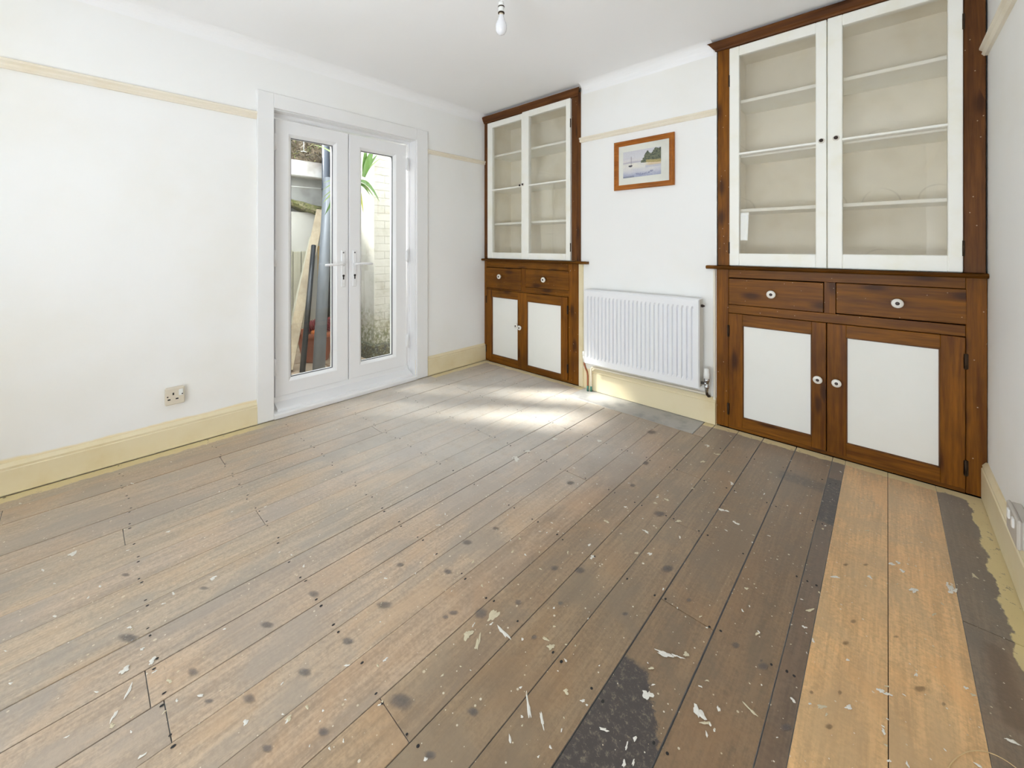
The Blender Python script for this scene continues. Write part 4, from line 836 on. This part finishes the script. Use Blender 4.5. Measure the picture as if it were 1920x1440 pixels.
M_red = simple('dark_red_plastic', (131, 33, 44), 0.5); M_orange = simple('orange_plastic', (202, 106, 38), 0.5)
M_leaf = simple('yucca_leaf', (80, 120, 42), 0.4, var=0.45, scale=9); M_leafl = simple('yucca_leaf_pale', (143, 162, 103), 0.45, var=0.35, scale=9); M_leafy = simple('yucca_leaf_yellowing', (162, 166, 61), 0.5, var=0.3)
M_trunk = simple('yucca_trunk', (106, 82, 58), 0.8, var=0.4)
M_line = simple('white_cord', (206, 206, 202), 0.6)

yg = struct(MB().box(-4.0, -0.24, -5.0, 2.6, -0.12, -0.012).build('yard_ground', M_earth), 'paved courtyard floor outside the doors')
M_pave = paint('buff_paving', (180, 162, 140), 0.8, tint=(150, 127, 106), scale=6.0, bump=0.3, bscale=25, spec=0.2)
rp = random.Random(5)
for i in range(5):
    for j in range(9):
        x1 = -0.25-i*0.33; y0 = -2.45+j*0.33
        if y0 > -0.78 and x1 < -0.75: continue
        MB().box(x1-0.322, x1, y0, y0+0.322, -0.03, rp.uniform(-.004, .001), 0.006).build('paving_slab', M_pave, yg)
# side wall of whitewashed brick with a dark mossy plinth
bw = struct(MB().box(-2.6, -0.806, -0.744, 1.6, -0.05, 2.75).build('brick_wall', M_brick), 'whitewashed brick wall seen through the doors')
for r in range(30):
    z0 = 0.155+r*0.076
    for k in range(5):
        y0 = -0.750+(0.0 if k == 0 else (k*0.222-(0.111 if r % 2 else 0.0))); y1 = -0.750+((k+1)*0.222-(0.111 if r % 2 else 0.0))
        MB().box(-0.812, -0.802+rp.uniform(-.0015, .0015), y0+0.002, y1-0.002, z0+0.002, z0+0.074, 0.003).build('brick', M_brick, bw)
MB().box(-2.6, -0.800, -0.752, -0.743, 0.15, 2.75).build('rendered_face', M_brick, bw)
MB().box(-2.6, -0.775, -0.775, 1.6, -0.02, 0.148, 0.012).build('plinth', M_plinth, bw)
# rear retaining wall: lower part, mossy ledge, recess, white beam, earth bank above
rw = struct(MB().box(-2.3, -1.90, -4.6, -0.75, -0.05, 1.50).build('retaining_wall', M_render), 'white rendered retaining wall behind the courtyard')
MB().box(-2.3, -2.02, -4.6, -0.75, 1.50, 1.90).build('recess', M_grey, rw)
L = MB()
def led(y, zt_, zb, xf): return [(-2.03, y, zb), (xf, y, zb), (xf+0.02, y, zb+0.03), (xf, y, zt_-0.03), (-1.95, y, zt_), (-2.03, y, zt_)]
rings = []
for k in range(15):
    y = -1.9+k*(1.14/14); tt = (y+1.133)/0.333
    zt_ = 1.650-0.058*tt+rp.uniform(-.012, .012); zb = 1.555-0.11*max(-1, tt)+rp.uniform(-.01, .01); rings.append(led(y, zt_, zb, -1.845+rp.uniform(-.012, .012)))
L.loft(rings, sm=False); L.build('mossy_ledge', M_moss, rw)
MB().box(-2.3, -1.86, -4.6, -0.75, 1.893, 2.072, 0.012).build('beam', M_conc, rw)
bk = MB()
rings = []
for k in range(24):
    y = -2.6+k*(1.84/23); rings.append([(-1.88, y, 2.06), (-1.90+rp.uniform(-.02, .02), y, 2.12+rp.uniform(-.02, .03)), (-2.0+rp.uniform(-.03, .03), y, 2.26+rp.uniform(-.03, .03)), (-2.12, y, 2.42+rp.uniform(-.04, .04)), (-2.3, y, 2.58), (-2.5, y, 2.6), (-2.5, y, 2.06)])
bk.loft(rings, sm=False); struct(bk.build('earth_bank', M_earth), 'brown earth bank with dry plants above the white beam')
dp = MB(); dp.cols = []
for k in range(1500):
    y = rp.uniform(-2.2, -0.78); q = rp.random(); x = -1.845-0.30*q; z = 2.085+0.42*q
    a = rp.uniform(0, 2*PI); el = rp.uniform(-.6, 1.0); l = rp.uniform(.03, .11); w_ = rp.uniform(.004, .011)
    d = Vector((math.cos(a)*math.cos(el), math.sin(a)*math.cos(el), math.sin(el))); n_ = d.cross(Vector((0.3, 0.2, 1))).normalized()*w_
    p = Vector((x, y, z)); b0 = len(dp.v); dp.v += [tuple(p-n_), tuple(p+n_), tuple(p+d*l+Vector((0, 0, -.01)))]
    c = rp.choice(((.10, .08, .05), (.24, .19, .13), (.50, .44, .34), (.16, .19, .05), (.03, .025, .02), (.30, .30, .10), (.04, .03, .02))); dp.cols += [(*c, 1)]*3; dp.face((b0, b0+1, b0+2))
tag(dp.build('dry_undergrowth', M_attr, None, fixn=False), 'dry brown undergrowth hanging over the white concrete beam', 'plants', None, 'stuff')
struct(MB().box(-2.75, -2.5, -4.6, 1.6, 0, 2.75).build('garden_wall', M_grey), 'tall garden wall behind the bank')
struct(MB().box(-2.6, -0.24, -2.9, -2.72, -0.05, 2.2).build('boundary_wall', M_render), 'white rendered boundary wall closing the courtyard')
struct(MB().box(-1.15, -0.92, -4.3, -2.92, -0.05, 3.4).build('added_sun_block', M_render), 'added unseen white rendered wall keeping the sun off the side window')  # added out of view to block sun through the side window
# pale fence boards leaning against the rear wall
fb = empty('fence_panel', (-1.86, -1.2, 0), 'low pale timber boards standing against the white rendered wall', 'fence')
for k in range(7): MB().box(-1.895, -1.872, -1.55+k*0.085, -1.55+k*0.085+0.078, -0.01, 1.06+rp.uniform(-.02, .02), 0.004).build('fence_board', M_fence, fb)

# pipes and timber leaning by the corner
def leaning(name, p, q, r, mat, label, cat, collar=None):
    o = MB().tube([p, q], r, 18).build(name, mat); tag(o, label, cat)
    if collar:
        d = (Vector(q)-Vector(p)).normalized(); s = Vector(p)+d*collar
        MB().tube([s, s+d*0.09], r*1.15, 18).build('collar', mat, o)
    return o
leaning('soil_pipe', (-0.835, -1.266, -0.004), (-1.66, -0.835, 1.86), 0.052, M_pipe, 'thick grey plastic pipe leaning in the courtyard in front of the flower pot', 'pipe')
dpz = empty('drainpipe', (-1.78, -0.805, 0), 'blue-grey drainpipe fixed upright in the courtyard corner', 'pipe')
MB().tube([(-1.785, -0.812, 0), (-1.785, -0.812, 2.75)], 0.042, 16).build('tube', M_pipe2, dpz)
for z in (0.9, 1.75): MB().lathe([(0.043, 0), (0.047, 0.004), (0.047, 0.03), (0.043, 0.034)], (-1.785, -0.812, z), (0, 0, 1), 16).build('bracket', M_pipe2, dpz)
leaning('thin_pipe', (-0.90, -1.380, 0.004), (-1.42, -1.085, 1.125), 0.024, M_black, 'thin black plastic pipe leaning beside the long timber plank', 'pipe')
def plank(name, p, q, w_, t_, side, mat, label, cat):
    p, q = Vector(p), Vector(q); d = (q-p).normalized(); s = Vector(side); s = (s-d*s.dot(d)).normalized(); n_ = d.cross(s).normalized()
    mb = MB(); b = [[P+s*a*w_/2+n_*c*t_/2 for a, c in ((-1, -1), (1, -1), (1, 1), (-1, 1))] for P in (p, q)]
    mb.loft(b, sm=False); return tag(mb.build(name, mat), label, cat)
plank('timber_plank', (-1.00, -1.470, 0.02), (-1.805, -0.862, 1.525), 0.085, 0.03, (0.35, 0.94, 0), M_timber, 'long bare timber plank leaning against the mossy ledge', 'plank')
plank('timber_batten', (-1.52, -0.975, 0.0), (-1.83, -0.855, 1.12), 0.06, 0.025, (0.35, 0.94, 0), M_ochre, 'ochre timber batten leaning behind the grey pipe', 'plank')
plank('cane', (-1.29, -1.425, 0.0), (-1.78, -0.98, 1.22), 0.022, 0.018, (0.35, 0.94, 0), M_fence, 'thin pale cane leaning behind the black pipe', 'cane')

# terracotta pot and the things in it
px, py = -1.24, -1.135
pot = empty('terracotta_pot', (px, py, 0), 'large terracotta flower pot on the courtyard paving behind the leaning pipes', 'pot')
P_ = MB(); P_.lathe([(0.115, 0.0), (0.118, 0.004), (0.165, 0.235), (0.185, 0.238), (0.192, 0.245), (0.192, 0.285), (0.186, 0.290), (0.172, 0.288), (0.168, 0.25)], (px, py, 0), (0, 0, 1), 32); P_.build('pot_body', M_terra, pot)
q = MB(); q.lathe([(0.160, 0.245), (0.10, 0.265), (0.02, 0.27)], (px, py, 0), (0, 0, 1), 24); q.build('soil', M_earth, pot)
def ribbed(name, cx, cy, z, r, l, axis, label):
    prof = []
    n = 9
    for k in range(n):
        a = -l/2+l*k/n; prof += [(r, a), (r, a+l/n*0.55), (r*0.86, a+l/n*0.6), (r*0.86, a+l/n*0.95)]
    m = MB(); m.lathe(prof, (cx, cy, z), axis, 18); tag(m.build(name, M_red), label, 'brush')
ribbed('ribbed_roller', px+0.06, py-0.030, 0.348, 0.062, 0.15, (0.3, 0.9, 0.25), 'dark red ribbed roller lying on the soil of the terracotta pot')
ribbed('ribbed_roller', px+0.02, py+0.140, 0.335, 0.05, 0.12, (0.2, 0.3, 0.9), 'dark red ribbed roller standing on the far rim side of the terracotta pot')
m = MB(); m.lathe([(0.01, 0), (0.05, 0.01), (0.062, 0.03), (0.05, 0.05), (0.02, 0.058)], (px+0.115, py-0.03, 0.262), (0.1, 0, 1), 14); tag(m.build('trowel_head', M_orange), 'bright orange plastic scoop lying in the terracotta pot', 'scoop')

# yucca
yc = empty('yucca_plant', (-0.66, -1.066, 0), 'tall yucca with drooping green blade leaves just outside the doors', 'plant')
C0 = Vector((-0.66, -1.05, 1.73))
MB().tube([(-0.68, -1.075, 0.0), (-0.675, -1.078, 0.5), (-0.668, -1.068, 1.1), (-0.662, -1.06, 1.5), C0], [0.026, 0.023, 0.022, 0.022, 0.02], 12).build('trunk', M_trunk, yc)
def blade(base, tip, w_, sag, mat):
    base, tip = Vector(base), Vector(tip); m = MB(); n = 7; d = tip-base; s = d.cross(Vector((0.9, 0.1, 0.35))).normalized(); rows_ = []
    for k in range(n+1):
        t_ = k/n; p = base+d*t_+Vector((0, 0, sag*4*t_*(1-t_))); ww = w_*(0.55+1.6*t_ if t_ < 0.3 else 1.03*(1-((t_-0.3)/0.7)**1.6)+0.01)
        up = s.cross(d).normalized(); rows_.append([p-s*ww/2+up*ww*0.16, p, p+s*ww/2+up*ww*0.16])
    m.loft(rows_, closed_ring=False, cap=False); return m.build('leaf', mat, yc, fixn=False)
br = C0+Vector((0.01, 0.11, 0.03))
for tip, w_, sag, mt, b_ in [((-0.64, -0.915, 2.10), .046, .0, M_leaf, br), ((-0.62, -0.845, 2.06), .062, .015, M_leaf, br), ((-0.64, -0.80, 1.99), .030, .02, M_leaf, br), ((-0.62, -0.76, 1.96), .012, .03, M_leafl, br),
    ((-0.63, -0.785, 1.535), .050, .055, M_leaf, C0+Vector((0, .06, -.01))), ((-0.65, -0.82, 1.56), .034, .04, M_leafl, C0+Vector((0, .05, -.04))), ((-0.66, -0.932, 1.42), .030, .02, M_leafy, C0+Vector((0, .06, -.05))),
    ((-0.64, -0.87, 1.58), .03, .03, M_leaf, C0+Vector((0, .05, -.03))),
    ((-0.66, -1.285, 1.385), .044, .05, M_leaf, C0+Vector((0, -.05, -.14))), ((-0.62, -1.325, 1.475), .026, .04, M_leafl, C0+Vector((0, 0, -.06))), ((-0.66, -1.315, 1.52), .018, .03, M_leafl, C0+Vector((0, 0, -.04))), ((-0.66, -1.315, 1.585), .016, .03, M_leafl, C0),
    ((-0.66, -1.30, 1.66), .016, .02, M_leafl, C0), ((-0.66, -1.385, 1.975), .024, .06, M_leafl, C0+Vector((0, 0, .04))), ((-0.68, -1.06, 2.12), .034, .02, M_leaf, C0),
    ((-0.40, -1.08, 1.85), .035, .05, M_leaf, C0), ((-0.94, -1.12, 1.90), .035, .05, M_leaf, C0), ((-0.90, -1.15, 1.50), .035, .05, M_leaf, C0), ((-0.42, -1.10, 1.55), .035, .05, M_leaf, C0), ((-0.66, -1.09, 2.12), .035, .0, M_leaf, C0)]:
    blade(b_, tip, w_, sag, mt)
tag(MB().tube([(-1.80, -2.7, 1.757), (-1.80, -1.8, 1.752), (-1.80, -0.76, 1.772)], 0.005, 6).build('washing_line', M_line), 'white washing line stretched across the courtyard', 'cord')
hk = MB(); hk.tube([(-1.84, -1.03, 2.40), (-1.84, -1.03, 2.17)], 0.005, 6); hk.tube([(-1.84, -1.06, 2.165), (-1.84, -1.03, 2.172), (-1.84, -1.00, 2.165)], 0.005, 6)
tag(hk.build('hanging_hook', M_line), 'white metal hook hanging in front of the dry bank', 'hook')

# unseen evergreen added behind the garden wall; it shades the lower half of the doors from the sun
M_ever = simple('added_tree_leaves', (58, 84, 44), 0.6, var=0.5, scale=6)
tr = empty('added_shade_tree', (-3.1, -3.1, 0), 'added unseen evergreen tree shading the lower doors from the sun', 'tree')
MB().tube([(-3.1, -3.1, 0), (-3.08, -3.1, 1.5), (-3.12, -3.36, 3.9)], [0.08, 0.07, 0.04], 10).build('trunk', M_trunk, tr)
cr = MB(); rt = random.Random(8)
for k in range(4600):
    a = rt.uniform(0, 2*PI); zz = rt.uniform(-1, 1); rr = math.sqrt(1-zz*zz)*rt.uniform(0.3, 1)**0.4
    p = Vector((-3.1+0.42*rr*math.cos(a), -3.36+0.80*rr*math.sin(a), 3.98+0.66*zz))
    d = Vector((rt.uniform(-1, 1), rt.uniform(-1, 1), rt.uniform(-.8, .8))).normalized(); e = d.cross(Vector((rt.uniform(-1, 1), rt.uniform(-1, 1), 1))).normalized()
    l = rt.uniform(.05, .09); b0 = len(cr.v); cr.v += [tuple(p), tuple(p+d*l*.5+e*l*.28), tuple(p+d*l), tuple(p+d*l*.5-e*l*.28)]; cr.face((b0, b0+1, b0+2, b0+3))
tag(cr.build('added_tree_crown', M_ever, tr, fixn=False), kind='stuff')
